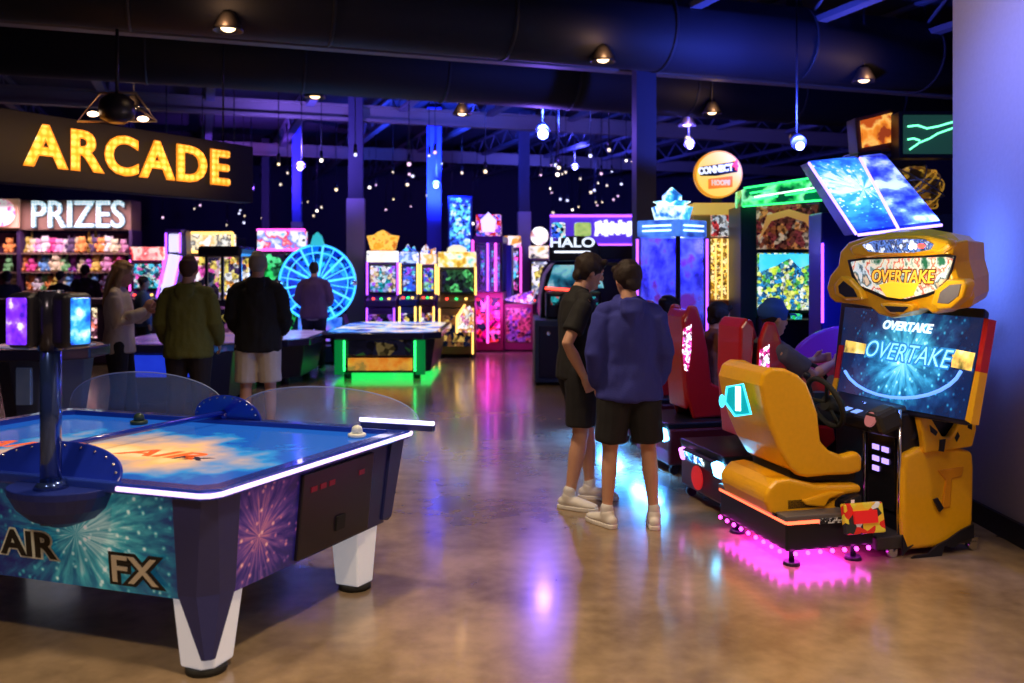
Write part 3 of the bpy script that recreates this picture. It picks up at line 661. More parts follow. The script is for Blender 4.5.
face_text('OVERTAKE', 904, 354, .155, mat('title_blue', (.02, .15, .4), .4, emit=(.02, .22, .55), es=1.0), scr_o, .012, 1.0, .3, .002, .009)
face_text('OVERTAKE', 904, 354, .155, mat('title_pale', (.5, .9, 1), .4, emit=(.25, .8, 1), es=1.1), scr_o, .014, 1.0, .3, .001, -.001)
for pp, m in (([(984, 318), (989, 319), (980, 372), (975, 371)], red), ([(975, 371), (980, 372), (971, 424), (965, 420)], yellow), ([(839, 345), (843, 345), (838, 378), (834, 378)], red), ([(834, 378), (838, 378), (834, 398), (829, 397)], yellow)):
    mb = MB(); mb.prism([scr(*p, .016) for p in pp], lsn * .05); mb.build('screen_trim', m, OT)
# stalk up to the marquee
MB().box((1.16, .40, 1.2), (.10, .40, .9), ry=R(6)).build('back_spine', black, OT)
# marquee sculpted like a sports-car nose
mn = (rU * math.cos(R(8)) + Vector((0, 0, 1)) * math.sin(R(8))); mp0 = OT.location + rU * .80 + rV * .4 + Vector((0, 0, 1.75))
lmn = Vector((mn.dot(rU), 0, mn.z))
def mq(px, py, off=0): return rloc(OT, hit(px, py, mp0 - mn * off, mn))
outl = [(831, 287), (834, 275), (843, 264), (845, 250), (853, 241), (872, 235), (893, 231), (920, 230), (943, 234), (958, 241), (974, 241), (976, 262), (985, 280), (985, 300), (979, 309), (957, 311), (944, 314), (936, 309), (921, 309), (912, 316), (899, 318), (885, 314), (877, 307), (860, 304), (840, 302), (834, 297)]
outl = [(px if px < 940 else 940 + (px - 940) * .55, py) for px, py in outl]
mb = MB(); O_ = [mq(*p) for p in outl]; cc = sum(O_, Vector()) / len(O_)
def rg(off, k): return [cc + (p - cc) * k - lmn * off for p in O_]
mb.loft([rg(-.24, .84), rg(-.06, 1.0), rg(.03, .985), rg(.055, .95)]); mqo = mb.build('marquee', yellow, OT, bevel=.012, seg=3)
def relief(pp, m, off, th, nm, par=mqo, bev=0.006):
    mb = MB(); mb.prism([mq(*p, off) for p in pp], lmn * th); return mb.build(nm, m, par, bevel=bev)
relief([(848, 247), (870, 239), (895, 235), (925, 235), (947, 240), (950, 247), (940, 254), (915, 252), (885, 255), (865, 258), (852, 256)], yellow, .10, .06, 'brow', bev=.02)
ws = relief([(861, 245), (872, 241), (900, 239), (922, 240), (931, 245), (928, 250), (912, 253), (885, 253), (868, 252)], art('visor_art', [(.02, .03, .08), (.1, .2, .5), (.02, .02, .04), (.6, .7, .9)], 30, 1.0, 'noise', 3, contrast=2), .118, .03, 'visor')
mb = MB(); mb.sphere(mq(869, 247, .12), .014, 10); mb.sphere(mq(911, 247, .12), .014, 10); mb.build('visor_lamp', glow('visor_white', (1, .95, .9), 8), ws)
mb = MB(); mb.sphere(mq(921, 246, .12), (.008, .035, .014), 10); mb.build('visor_red', red_g, ws)
relief([(847, 260), (862, 258), (890, 257), (920, 256), (944, 254), (954, 256), (948, 280), (938, 292), (926, 297), (905, 302), (885, 300), (872, 294), (858, 288), (851, 276)], black, .062, .02, 'panel_rim')
mp = relief([(850, 262), (864, 260), (890, 259), (920, 258), (943, 257), (951, 259), (945, 279), (935, 290), (924, 294), (905, 299), (886, 297), (873, 291), (860, 286), (854, 275)], art('marquee_art', [(.02, .12, .06), (.3, .4, .35), (.8, .75, .6), (.55, .06, .03), (.85, .8, .6), (.5, .6, .6), (.03, .08, .08), (.7, .5, .3)], 14, .8, 'noise', 5, contrast=1.5), .075, .02, 'lit_panel')
face_text('OVERTAKE', 900, 277, .105, mat('title_brown', (.12, .05, .0), .4), mp, .080, 1.05, .35, .002, .008, mq, -8)
face_text('OVERTAKE', 900, 277, .105, mat('title_gold', (1, .5, .05), .4, emit=(1, .45, .04), es=.9), mp, .084, 1.05, .35, .002, .001, mq, -8)
relief([(878, 285), (890, 282), (905, 283), (918, 283), (912, 296), (900, 299), (886, 297)], mat('car_yellow', (.9, .6, .02), .4, emit=(1, .6, .03), es=.8), .088, .01, 'car_picture', mp)
for pp, qq in (([(833, 284), (840, 276), (848, 279), (858, 290), (862, 300), (845, 301), (835, 296)], [(838, 286), (843, 281), (853, 289), (857, 297), (845, 297), (839, 293)]),
               ([(930, 305), (934, 290), (946, 280), (963, 280), (966, 286), (962, 298), (950, 309), (938, 310)], [(937, 303), (940, 292), (949, 285), (961, 284), (958, 296), (948, 304)]),
               ([(878, 304), (887, 303), (912, 305), (911, 312), (899, 316), (887, 313)], [(884, 306), (908, 307), (903, 312), (890, 312)])):
    relief(pp, yellow, .10, .07, 'intake_lip', bev=.015); relief(qq, soot if qq[0][0] != 937 else mat('intake_grey', (.16, .14, .13), .5), .104, .02, 'intake', bev=.002)
light('POINT', 'marquee_light', mq(900, 280, .35), (1, .85, .6), 5, .1, parent=OT)
MB().box((1.30, .40, 1.75), (.03, .5, .04)).build('added_light_bar', glow('rear_blue', (.08, .2, 1), 5), OT)  # light bar added behind the marquee to throw blue on the wall
light('AREA', 'rear_wash', (1.34, .45, 1.75), (.10, .22, 1), 4, (.5, .3), rot=(0, R(-90), 0), parent=OT)

# red racing machines, one behind the other
def red_machine(loc, lab, screen=True):
    t = thing('racing_machine', lab, 'arcade machine', loc, RZ, 'red racing machines')
    MB().box((.42, .37, .23), (.80, .72, .30)).build('base', mat('base_red_dark', (.09, .01, .02), .35, coat=.3), t, bevel=.02)
    MB().box((.40, .37, .40), (.78, .70, .05)).build('base_deck', black, t, bevel=.01)
    e = MB().box((-.01, .30, .335), (.035, .58, .085), ry=R(-14)).build('rear_light', mat('rear_panel_black', (.02, .02, .05), .3), t, bevel=.008)
    MB().box((-.031, .40, .337), (.01, .30, .055), ry=R(-14)).build('light_panel', art('cyan_panel', [(.1, .5, 1), (.7, .95, 1), (.02, .1, .4), (.5, .9, 1)], 26, 2.4, 'cells', 4), e)
    MB().box((-.02, .04, .335), (.06, .10, .10), ry=R(-14)).build('corner_lamp', glow('ice_lamp', (.12, .6, 1), 11), e, bevel=.015)
    MB().box((-.02, .60, .335), (.05, .05, .09), ry=R(-14)).build('corner_lamp', glow('violet_lamp', (.8, .2, 1), 3), e, bevel=.015)
    MB().cyl((.0, .40, .20), (-.012, .40, .20), .085, seg=24).build('round_badge', art('badge_red', [(.7, .02, .08), (.85, .75, .8), (.6, .01, .06)], 16, .6, 'cells', 2), t)
    light('AREA', 'under_glow', (-.04, .36, .24), (.05, .3, 1), 24, (.1, .6), rot=(0, R(30), 0), parent=t)  # added blue light, strengthens the rear lamps' glow on the floor
    for x in (.08, .74):
        for y in (.06, .68): MB().cyl((x, y - .02, .035), (x, y + .02, .035), .035, seg=14).box((x, y, .075), (.05, .05, .03)).build('caster', black, t)
    # tall winged seat
    su, cu_ = .17, .28
    prof = [(.18, .42), (.10, .62), (.04, .95), (.06, 1.25), (.13, 1.38), (.22, 1.37), (.28, 1.22), (.34, 1.0), (.38, .72), (.60, .64), (.78, .62), (.80, .52), (.66, .44)]
    for y0, y1 in ((.17, .22), (.50, .55)):
        mb = MB(); mb.prism([(x * .82 + su, y0, z) for x, z in prof], (0, y1 - y0, 0)); w = mb.build('seat_wing', red, t, bevel=.022, seg=3)
    mb = MB(); mb.prism([(.08 + su, .19, .5), (.04 + su, .19, .95), (.05 + su, .19, 1.28), (.10 + su, .19, 1.35), (.17 + su, .19, 1.28), (.14 + su, .19, .95), (.20 + su, .19, .56)], (0, .34, 0)); mb.build('seat_back', red, t, bevel=.02, seg=3)
    MB().box((.40 + su, .36, .56), (.42, .28, .10), ry=R(-5)).build('seat_cushion', soot, t, bevel=.03, seg=3)
    MB().prism([(.05 + su, .164, 1.18), (.12 + su, .164, 1.22), (.12 + su, .164, 1.02), (.09 + su, .164, .82), (.06 + su, .164, .84), (.04 + su, .164, 1.0)], (0, .01, 0)).build('wing_light', art('wing_art', [(.9, .1, .5), (1, .6, .8), (.5, .02, .2), (.9, .9, 1)], 34, 2.0, 'cells', 3), t)
    MB().box((.38 + su, .36, .46), (.30, .28, .12)).build('seat_mount', black, t)
    # cabinet, dash, arch, screen
    MB().box((1.40, .37, .36), (.60, .72, .70)).build('cabinet', mat('cab_purple', (.05, .01, .16), .3), t, bevel=.02); n0 = len(children(t))
    MB().loft([[(.88, .02, .72), (.88, .72, .72), (1.2, .72, .68), (1.2, .02, .68)], [(.92, .04, .90), (.92, .70, .90), (1.2, .72, 1.0), (1.2, .02, 1.0)]]).build('dashboard', red, t, bevel=.03)
    for y in (.12, .62): MB().cyl((.92, y, .88), (.88, y, .89), .05, seg=16).build('dash_speaker', mat('dash_grey', (.25, .25, .28), .4, .5), t)
    c0 = Vector((.80, .37, .90)); pts = [c0 + Vector((-.05 * math.sin(2 * math.pi * k / 24), .16 * math.cos(2 * math.pi * k / 24), .145 * math.sin(2 * math.pi * k / 24))) for k in range(25)]
    MB().path(pts, .016, 8).cyl(c0, c0 + Vector((.14, 0, -.04)), .045).cyl(pts[0], pts[12], .012).build('steering_wheel', rubber, t)
    mb = MB()
    for k in range(5): mb.box((.925, .16 + k * .105, .875), (.012, .05, .03))
    mb.build('dash_lights', glow('dash_cyan', (.2, .8, .7), 2), t)
    ar = [(.98 + .02 * math.cos(a), 0, 0) for a in (0,)]
    if not screen: return t
    out = [(1.0 + .42 - .50 * math.cos(math.pi * k / 16), 0, .92 + .32 * math.sin(math.pi * k / 16)) for k in range(17)]
    for y in (.0, .70):
        mb = MB(); mb.prism([(x, y, z) for x, _, z in out], (0, .05, 0)); mb.build('arch_fender', mat('arch_purple', (.12, .02, .38), .25, coat=.4, emit=(.25, .03, .8), es=.12), t, bevel=.015)
    for o in children(t)[n0:]: o.location.x = .14; o.location.z = -.06
    MB().box((1.86, .37, 1.30), (.08, .74, .48), ry=R(10)).build('screen_case', black, t, bevel=.01)
    MB().box((1.813, .37, 1.30), (.012, .68, .42), ry=R(10)).build('screen', art('race2_screen', [(.02, .1, .6), (.9, .3, .05), (.1, .6, .9), (.9, .8, .3), (.05, .05, .2)], 9, 1.2, 'cells', 6), t)
    return t
red_machine((1.42, 6.02, 0), 'red winged-seat racing machine next to the yellow one, with a glowing ice-blue rear panel')
red_machine((1.26, 7.30, 0), 'red winged-seat racing machine, middle one of the red row behind the yellow machine', False)
red_machine((1.10, 8.58, 0), 'red winged-seat racing machine, deepest of the red row, a small child in it', False)
#@@PART3
# ------------------------------------------------------------------ people
def tube(bm, pts, rad, fwd=(0, 1, 0), seg=14, c0=.8, c1=.8):
    """closed tapering tube; rad = (sideways, front-to-back) per point; rounded ends"""
    pts = [Vector(p) for p in pts]; rad = [(r, r) if not hasattr(r, '__len__') else r for r in rad]; fwd = Vector(fwd)
    n = len(pts); tans = []
    for i in range(n):
        a = pts[max(0, i - 1)]; b = pts[min(n - 1, i + 1)]; tans.append((b - a).normalized())
    P_, Rr, T_ = [], [], []
    d0 = min(rad[0]); d1 = min(rad[-1])
    for k in (1.0, .75, .4): pass
    for a in (80, 50, 25):
        P_.append(pts[0] - tans[0] * d0 * math.sin(R(a)) * c0); Rr.append((rad[0][0] * math.cos(R(a)), rad[0][1] * math.cos(R(a)))); T_.append(tans[0])
    P_ += pts; Rr += rad; T_ += tans
    for a in (25, 50, 80):
        P_.append(pts[-1] + tans[-1] * d1 * math.sin(R(a)) * c1); Rr.append((rad[-1][0] * math.cos(R(a)), rad[-1][1] * math.cos(R(a)))); T_.append(tans[-1])
    rings = []
    for p, r, t in zip(P_, Rr, T_):
        s = t.cross(fwd)
        if s.length < .05: s = t.cross(Vector((1, 0, 0)))
        s.normalize(); f = s.cross(t)
        rings.append([bm.verts.new(p + s * math.cos(2 * math.pi * i / seg) * r[0] + f * math.sin(2 * math.pi * i / seg) * r[1]) for i in range(seg)])
    for a, b in zip(rings[:-1], rings[1:]):
        for i in range(seg):
            j = (i + 1) % seg; bm.faces.new((a[i], a[j], b[j], b[i]))
    bm.faces.new(rings[0][::-1]); bm.faces.new(rings[-1])
def blob(bm, c, r, seg=14):
    bmesh.ops.create_uvsphere(bm, u_segments=seg, v_segments=seg // 2 + 2, radius=1, matrix=Matrix.Translation(c) @ Matrix.Diagonal((*r, 1)))
def fuse(bm, name, m, parent, voxel=.01, smooth=4, fold=0, fscale=9, seed=0, M=None):
    """union the closed pieces into one continuous surface"""
    bmesh.ops.recalc_face_normals(bm, faces=bm.faces[:])
    if M is not None: bm.transform(M)
    me = bpy.data.meshes.new(name + '_raw'); bm.to_mesh(me); bm.free()
    o = bpy.data.objects.new(name, me); C.objects.link(o)
    r = o.modifiers.new('r', 'REMESH'); r.mode = 'VOXEL'; r.voxel_size = voxel; r.use_smooth_shade = True
    if smooth: q = o.modifiers.new('s', 'SMOOTH'); q.iterations = smooth; q.factor = .5
    bpy.context.view_layer.update(); dg = bpy.context.evaluated_depsgraph_get()
    m2 = bpy.data.meshes.new_from_object(o.evaluated_get(dg)); m2.name = name
    o.modifiers.clear(); o.data = m2; bpy.data.meshes.remove(me)
    if fold:
        for v in m2.vertices:
            p = v.co * fscale + Vector((seed * 5.1, seed, 0)); q = Vector((p.x, p.y, p.z * .55))
            v.co += v.normal * (noise.noise(q) * fold + noise.noise(q * 2.3) * fold * .4)
    for p in m2.polygons: p.use_smooth = True
    m2.materials.clear(); m2.materials.append(m)
    if parent is not None: o.parent = parent
    return o

SKIN = mat('skin', (.62, .34, .23), .55, bscale=20); SKIN2 = mat('skin_tan', (.5, .27, .17), .55, bscale=20)
def lerp(a, b, t): return Vector(a).lerp(Vector(b), t)
def person(label, loc, rz, h=1.75, pose=None, top=None, bottom=None, hair=None, skin=SKIN, shoes=None, voxel=.011, cap=None, bulk=1.0, group=None, extras=None, fine=False):
    """faces +Y in its own frame; pose overrides joint positions (for a 1.75 m body)"""
    k = h / 1.75
    J = dict(pelvis=(0, 0, .93), waist=(0, .0, 1.08), chest=(0, .0, 1.28), upper=(0, -.01, 1.40), neck=(0, -.012, 1.49), head=(0, .015, 1.63),
             sh_l=(-.185, -.005, 1.405), el_l=(-.245, -.02, 1.13), wr_l=(-.235, .06, .89), sh_r=(.185, -.005, 1.405), el_r=(.245, -.02, 1.13), wr_r=(.235, .06, .89),
             hip_l=(-.092, 0, .91), kn_l=(-.11, .015, .50), an_l=(-.12, -.02, .085), hip_r=(.092, 0, .91), kn_r=(.11, .015, .50), an_r=(.12, -.02, .085),
             hd_l=None, hd_r=None, face=0, tilt=0, toe_l=0, toe_r=0)
    if pose: J.update(pose)
    for q in J:
        if hasattr(J[q], '__len__'): J[q] = Vector(J[q]) * k
    b = bulk * k
    bm = bmesh.new()
    # torso and neck
    tube(bm, [lerp(J['pelvis'], J['waist'], -.35), J['pelvis'], J['waist'], J['chest'], J['upper'], lerp(J['upper'], J['neck'], .75), J['neck'], lerp(J['neck'], J['head'], .45)],
         [(.13 * b, .09 * b), (.155 * b, .105 * b), (.138 * b, .095 * b), (.155 * b, .112 * b), (.155 * b, .095 * b), (.075 * k, .07 * k), (.058 * k, .06 * k), (.052 * k, .056 * k)])
    # head in its own turned frame
    H_ = J['head']; HM = Matrix.Translation(H_) @ Matrix.Rotation(J['face'], 4, 'Z') @ Matrix.Rotation(J['tilt'], 4, 'X')
    hb = bmesh.new()
    tube(hb, [(0, .028 * k, -.105 * k), (0, .022 * k, -.07 * k), (0, .01 * k, -.03 * k), (0, -.002 * k, .02 * k), (0, -.006 * k, .055 * k), (0, -.006 * k, .08 * k)],
         [(.035 * k, .045 * k), (.055 * k, .065 * k), (.068 * k, .082 * k), (.074 * k, .094 * k), (.07 * k, .09 * k), (.05 * k, .068 * k)], seg=18)
    tube(hb, [(0, .085 * k, .012 * k), (0, .105 * k, -.02 * k), (0, .102 * k, -.032 * k)], [.009 * k, .013 * k, .012 * k], seg=8)      # nose
    tube(hb, [(-.02 * k, .082 * k, -.060 * k), (.02 * k, .082 * k, -.060 * k)], [.009 * k, .009 * k], seg=8)                           # mouth
    blob(hb, (0, .07 * k, -.092 * k), (.022 * k, .02 * k, .018 * k), 10)                                                              # chin
    tube(hb, [(-.045 * k, .078 * k, .028 * k), (.045 * k, .078 * k, .028 * k)], [.012 * k, .012 * k], seg=8)                          # brow
    for s in (-1, 1): blob(hb, (s * .077 * k, -.005 * k, -.012 * k), (.011 * k, .02 * k, .032 * k), 10)
    hb.transform(HM); tmp = bpy.data.meshes.new('t'); hb.to_mesh(tmp); hb.free(); bm.from_mesh(tmp); bpy.data.meshes.remove(tmp)
    # limbs
    for s, sx in (('l', -1), ('r', 1)):
        sh, el, wr = J['sh_' + s], J['el_' + s], J['wr_' + s]
        tube(bm, [lerp(sh, J['chest'], .25), sh, lerp(sh, el, .5), el, lerp(el, wr, .35), wr], [.046 * b, .05 * b, .045 * b, .039 * k, .041 * k, .027 * k])
        hip, kn, an = J['hip_' + s], J['kn_' + s], J['an_' + s]
        tube(bm, [lerp(hip, kn, -.08), lerp(hip, kn, .15), lerp(hip, kn, .6), kn, lerp(kn, an, .32), lerp(kn, an, .8), an],
             [(.088 * b, .095 * b), (.088 * b, .092 * b), (.066 * b, .07 * b), (.052 * k, .054 * k), (.053 * k, .058 * k), (.036 * k, .038 * k), (.034 * k, .04 * k)])
        toe = J['toe_' + s]; fd = Vector((math.sin(toe), math.cos(toe), 0))
        tube(bm, [an + Vector((0, 0, -.045 * k)) - fd * .045 * k, an + Vector((0, 0, -.045 * k)) + fd * .07 * k, an + Vector((0, 0, -.055 * k)) + fd * .15 * k], [.032 * k, (.036 * k, .03 * k), (.036 * k, .018 * k)], fwd=(0, 0, 1))
        # hand: palm, four fingers of unequal length with a curl, thumb from the side of the palm
        hd = (J['hd_' + s] if J['hd_' + s] is not None else (wr - el)).normalized()
        pn = Vector((-sx, 0, 0)) if abs(hd.x) < .8 else Vector((0, 0, -1))      # palm faces the body
        pn = (pn - hd * pn.dot(hd)).normalized(); ac = hd.cross(pn).normalized()
        if ac.y < 0 and abs(hd.z) > .5: ac = -ac
        if abs(hd.z) <= .5 and ac.z < 0: ac = -ac
        palm = wr + hd * .05 * k
        tube(bm, [wr, wr + hd * .04 * k, wr + hd * .085 * k], [(.022 * k, .024 * k), (.014 * k, .036 * k), (.012 * k, .040 * k)], fwd=ac)
        for i, (o_, ln) in enumerate(((.030, .070), (.010, .080), (-.010, .074), (-.029, .058))):
            p0 = wr + hd * .078 * k + ac * o_ * k; p1 = p0 + (hd + pn * .25).normalized() * ln * .45 * k; p2 = p1 + (hd + pn * .9).normalized() * ln * .35 * k; p3 = p2 + (hd * .6 + pn * 1.2).normalized() * ln * .25 * k
            tube(bm, [p0, p1, p2, p3], [.0095 * k, .009 * k, .0085 * k, .0075 * k], seg=8)
        t0 = wr + hd * .025 * k + ac * .025 * k; t1 = t0 + (hd * .7 + ac * .8 + pn * .3).normalized() * .04 * k; t2 = t1 + (hd + ac * .25 + pn * .4).normalized() * .035 * k
        tube(bm, [t0, t1, t2], [.013 * k, .011 * k, .009 * k], seg=8)
    body = fuse(bm, 'person', skin, None, voxel * .75 if fine else voxel, 2)
    body.location = loc; body.rotation_euler = (0, 0, rz); tag(body, label, 'person', group)
    # eyes and lips
    for s in (-1, 1):
        e = MB().sphere((0, 0, 0), .0105 * k, 10).build('eye', mat('eye_white', (.7, .68, .65), .2), body); e.location = HM @ Vector((s * .03 * k, .081 * k, .008 * k))
        i_ = MB().sphere((0, .0085 * k, 0), .005 * k, 8).build('iris', mat('iris_dark', (.03, .02, .015), .2), e); i_.rotation_euler = (0, 0, J['face'])
    lm = MB(); lm.sphere((0, 0, 0), (.022 * k, .006 * k, .007 * k), 10); lm.bm.transform(HM @ Matrix.Translation((0, .090 * k, -.06 * k))); lm.build('lips', mat('lips', (.5, .16, .14), .5), body)
    # hair
    if hair:
        hm, style = hair; hb = bmesh.new(); t_ = .012 if style == 'buzz' else (.02 if style != 'curly' else .03)
        r_ = [(.05, .07), (.076, .096), (.081, .102), (.076, .097), (.06, .078)]
        grow = t_ - .008
        tube(hb, [(0, -.035 * k, -.045 * k), (0, -.028 * k, -.01 * k), (0, -.018 * k, .03 * k), (0, -.008 * k, .062 * k), (0, -.006 * k, .082 * k)],
             [((a + grow) * k * (.9 if i == 0 else 1), (c_ + grow) * k * (.62, .76, .90, .97, 1.0)[i]) for i, (a, c_) in enumerate(r_)], seg=20)
        if style in ('mop', 'curly'):
            for i in range(5): blob(hb, ((-.05 + i * .025) * k, .075 * k, (.075 + .01 * math.sin(i * 2)) * k), (.024 * k, .03 * k, .028 * k), 10)
            for s in (-1, 1): blob(hb, (s * .072 * k, .02 * k, .03 * k), (.014 * k, .04 * k, .035 * k), 10)
            blob(hb, (0, -.085 * k, -.035 * k), (.055 * k, .025 * k, .05 * k), 12)
        if style == 'long':
            for s in (-1, 1):
                tube(hb, [(s * .06 * k, .01 * k, .05 * k), (s * .082 * k, -.01 * k, -.03 * k), (s * .085 * k, -.03 * k, -.13 * k), (s * .075 * k, -.06 * k, -.24 * k)], [.028 * k, .03 * k, .032 * k, .02 * k])
            tube(hb, [(0, -.07 * k, .05 * k), (0, -.105 * k, -.05 * k), (0, -.125 * k, -.17 * k), (0, -.14 * k, -.31 * k), (0, -.13 * k, -.38 * k)], [(.07 * k, .03 * k), (.085 * k, .035 * k), (.095 * k, .035 * k), (.08 * k, .028 * k), (.04 * k, .015 * k)])
            for i in range(4): blob(hb, ((-.04 + i * .027) * k, .068 * k, .075 * k), (.024 * k, .03 * k, .024 * k), 10)
        fuse(hb, 'hair', hm, body, .009, 2, fold=.004 if style != 'buzz' else .001, fscale=38, M=HM)
    if cap:
        hb = bmesh.new(); tube(hb, [(0, -.01 * k, .03 * k), (0, -.008 * k, .07 * k), (0, -.006 * k, .10 * k)], [(.09 * k, .112 * k), (.088 * k, .11 * k), (.06 * k, .08 * k)], seg=20)
        c_ = fuse(hb, 'cap', cap, body, .01, 3, M=HM)
        mb = MB(); pts = [(math.sin(a) * .075 * k, (.07 + math.cos(a) * .105) * k, .035 * k) for a in [R(-85 + i * 17) for i in range(11)]]
        mb.prism(pts, (0, -.01, .012 * k)); mb.bm.transform(HM); mb.build('cap_brim', cap, c_)
    # upper garment
    if top:
        tm, kind = top[0], top[1]; g = .016 * k if kind == 'tee' else .026 * k
        cb = bmesh.new(); hem = lerp(J['pelvis'], J['waist'], -.35 if kind == 'tee' else -.5)
        ex = 1.0
        tube(cb, [hem, lerp(J['pelvis'], J['waist'], .1), J['waist'], J['chest'], J['upper'], lerp(J['upper'], J['neck'], .6), lerp(J['upper'], J['neck'], .8)],
             [(.184 * b + g, .132 * b + g), (.178 * b + g, .126 * b + g), (.157 * b + g, .114 * b + g), (.165 * b + g, .12 * b + g), (.135 * b + g, .095 * b + g), (.075 * k + g * .5, .072 * k + g * .5), (.066 * k + g * .4, .066 * k + g * .4)], seg=20, c0=.12)
        for s in 'lr':
            tube(cb, [lerp(J['neck'], J['upper'], .55), lerp(J['neck'], J['sh_' + s], .55) + Vector((0, 0, -.012 * k)), J['sh_' + s]], [.05 * k, .05 * k + g * .5, .048 * b + g * .6])
            sh, el, wr = J['sh_' + s], J['el_' + s], J['wr_' + s]
            ins = sh + Vector((-.02 * (1 if sh.x > 0 else -1) * k, 0, -.035 * k))
            if kind == 'tee': tube(cb, [ins, lerp(sh, el, .12), lerp(sh, el, .45), lerp(sh, el, .72)], [.045 * b + g, .052 * b + g, .052 * b + g, .056 * b + g], c1=.1)
            else:
                tube(cb, [ins, lerp(sh, el, .12), lerp(sh, el, .5), el, lerp(el, wr, .5), lerp(el, wr, .88)], [.044 * b + g, .05 * b + g, .046 * b + g, .043 * b + g * .9, .041 * b + g * .9, .035 * k + g * .8])
                tube(cb, [lerp(el, wr, .88), lerp(el, wr, 1.0)], [.03 * k + g * .55, .029 * k + g * .5])
        if kind == 'hoodie':
            n_ = J['neck']; u_ = J['upper']
            pts = [n_ + Vector((math.sin(a) * .092 * k, -math.cos(a) * .085 * k + .01, (-.02 - .035 * math.cos(a)) * k)) for a in [R(-150 + i * 30) for i in range(11)]]
            tube(cb, pts, [.024 * k, .03 * k, .034 * k, .038 * k, .042 * k, .045 * k, .042 * k, .038 * k, .034 * k, .03 * k, .024 * k], fwd=(0, 0, 1))
            tube(cb, [n_ + Vector((0, -.095 * k, .0)), n_ + Vector((0, -.125 * k, -.075 * k)), n_ + Vector((0, -.12 * k, -.15 * k))], [(.085 * k, .03 * k), (.08 * k, .035 * k), (.035 * k, .018 * k)])
        if kind != 'tee':
            tube(cb, [hem - Vector((0, 0, .015 * k)), hem + Vector((0, 0, .03 * k))], [(.180 * b + g, .128 * b + g)] * 2, seg=20, c0=.1)
        nm = {'tee': 'tee_shirt', 'hoodie': 'hoodie', 'shirt': 'shirt', 'jacket': 'jacket'}[kind]
        fuse(cb, nm, tm, body, voxel, 3, fold=.013 if kind != 'tee' else .008, fscale=11, seed=len(label))
        if len(top) > 2:
            cb = bmesh.new(); tube(cb, [hem - Vector((0, 0, .04 * k)), hem + Vector((0, 0, .01))], [(.15 * b + g, .102 * b + g)] * 2, seg=20, c0=.1); fuse(cb, 'undershirt_hem', top[2], body, voxel, 1)
    if bottom:
        bm_, kind = bottom; g = .018 * k; cb = bmesh.new()
        tube(cb, [lerp(J['pelvis'], J['waist'], -.6), lerp(J['pelvis'], J['waist'], -.1), lerp(J['pelvis'], J['waist'], .15)], [(.12 * b, .09 * b), (.150 * b + g * .6, .104 * b + g * .6), (.135 * b, .09 * b)], seg=20, c1=.1)
        for s in 'lr':
            hip, kn, an = J['hip_' + s], J['kn_' + s], J['an_' + s]
            if kind == 'shorts': tube(cb, [lerp(hip, kn, -.05), lerp(hip, kn, .2), lerp(hip, kn, .55), lerp(hip, kn, .86)], [(.092 * b + g, .1 * b + g), (.094 * b + g, .1 * b + g), (.084 * b + g, .09 * b + g), (.082 * b + g, .086 * b + g)], c1=.1)
            else: tube(cb, [lerp(hip, kn, -.05), lerp(hip, kn, .2), lerp(hip, kn, .6), kn, lerp(kn, an, .4), lerp(kn, an, .95)], [(.09 * b + g, .098 * b + g), (.09 * b + g, .096 * b + g), (.068 * b + g, .072 * b + g), (.056 * b + g, .06 * b + g), (.056 * b + g, .06 * b + g), (.048 * b + g * .7, .055 * b + g * .7)])
        fuse(cb, kind if kind == 'shorts' else 'trousers', bm_, body, voxel, 2, fold=.006, fscale=11, seed=3)
    if shoes:
        for s in 'lr':
            an = J['an_' + s]; toe = J['toe_' + s]; fd = Vector((math.sin(toe), math.cos(toe), 0)); z0 = an.z - .085 * k; c_ = Vector((an.x, an.y, z0)); cb = bmesh.new()
            q = [(-.055, .045, .036, .034), (.0, .055, .042, .045), (.07, .045, .046, .036), (.14, .036, .046, .028), (.185, .032, .032, .02)]
            tube(cb, [c_ + fd * a * k + Vector((0, 0, zz * k)) for a, zz, *_ in q], [(w_ * k, h_ * k) for _, _, w_, h_ in q], fwd=(0, 0, 1), seg=16)
            tube(cb, [an + Vector((0, 0, -.03 * k)) - fd * .005, an + Vector((0, 0, .005 * k)) - fd * .005], [.046 * k, .047 * k])
            sh_ = fuse(cb, 'shoe', shoes, body, .009, 2)
            mb = MB(); out = []
            for a, w_ in ((-.085, .02), (-.07, .036), (.0, .042), (.08, .05), (.15, .046), (.195, .03), (.205, .01)): out.append((a, w_))
            sd = Vector((fd.y, -fd.x, 0)); pts = [c_ + fd * a * k + sd * w_ * k for a, w_ in out] + [c_ + fd * a * k - sd * w_ * k for a, w_ in out[::-1]]
            mb.prism(pts, (0, 0, .028 * k)); mb.build('sole', mat('sole_white', (.78, .76, .74), .6), sh_, bevel=.006)
            if fine:
                cb = bmesh.new(); tube(cb, [an + Vector((0, 0, .0)), an + Vector((0, 0, .045 * k))], [.044 * k, .043 * k]); fuse(cb, 'sock', mat('sock', (.75, .74, .76), .9), body, .008, 1)
    return body

hair_brown = mat('hair_brown', (.022, .011, .008), .6, bump=.5, bscale=160); hair_dark = mat('hair_dark', (.02, .012, .01), .6, bump=.5, bscale=160)
hair_blond = mat('hair_blond', (.45, .27, .11), .5, bump=.5, bscale=120); hair_grey = mat('hair_grey', (.30, .28, .25), .7, bump=.4, bscale=200); hair_buzz = mat('hair_buzz', (.09, .045, .03), .8, bump=.3, bscale=200)
navyhood = mat('hoodie_blue', (.035, .042, .30), .9, bump=.3, bscale=120); blacktee = mat('tee_black', (.012, .012, .014), .85)
blackshort = mat('shorts_black', (.012, .012, .016), .85); white_shoe = mat('shoe_white', (.8, .78, .76), .6)

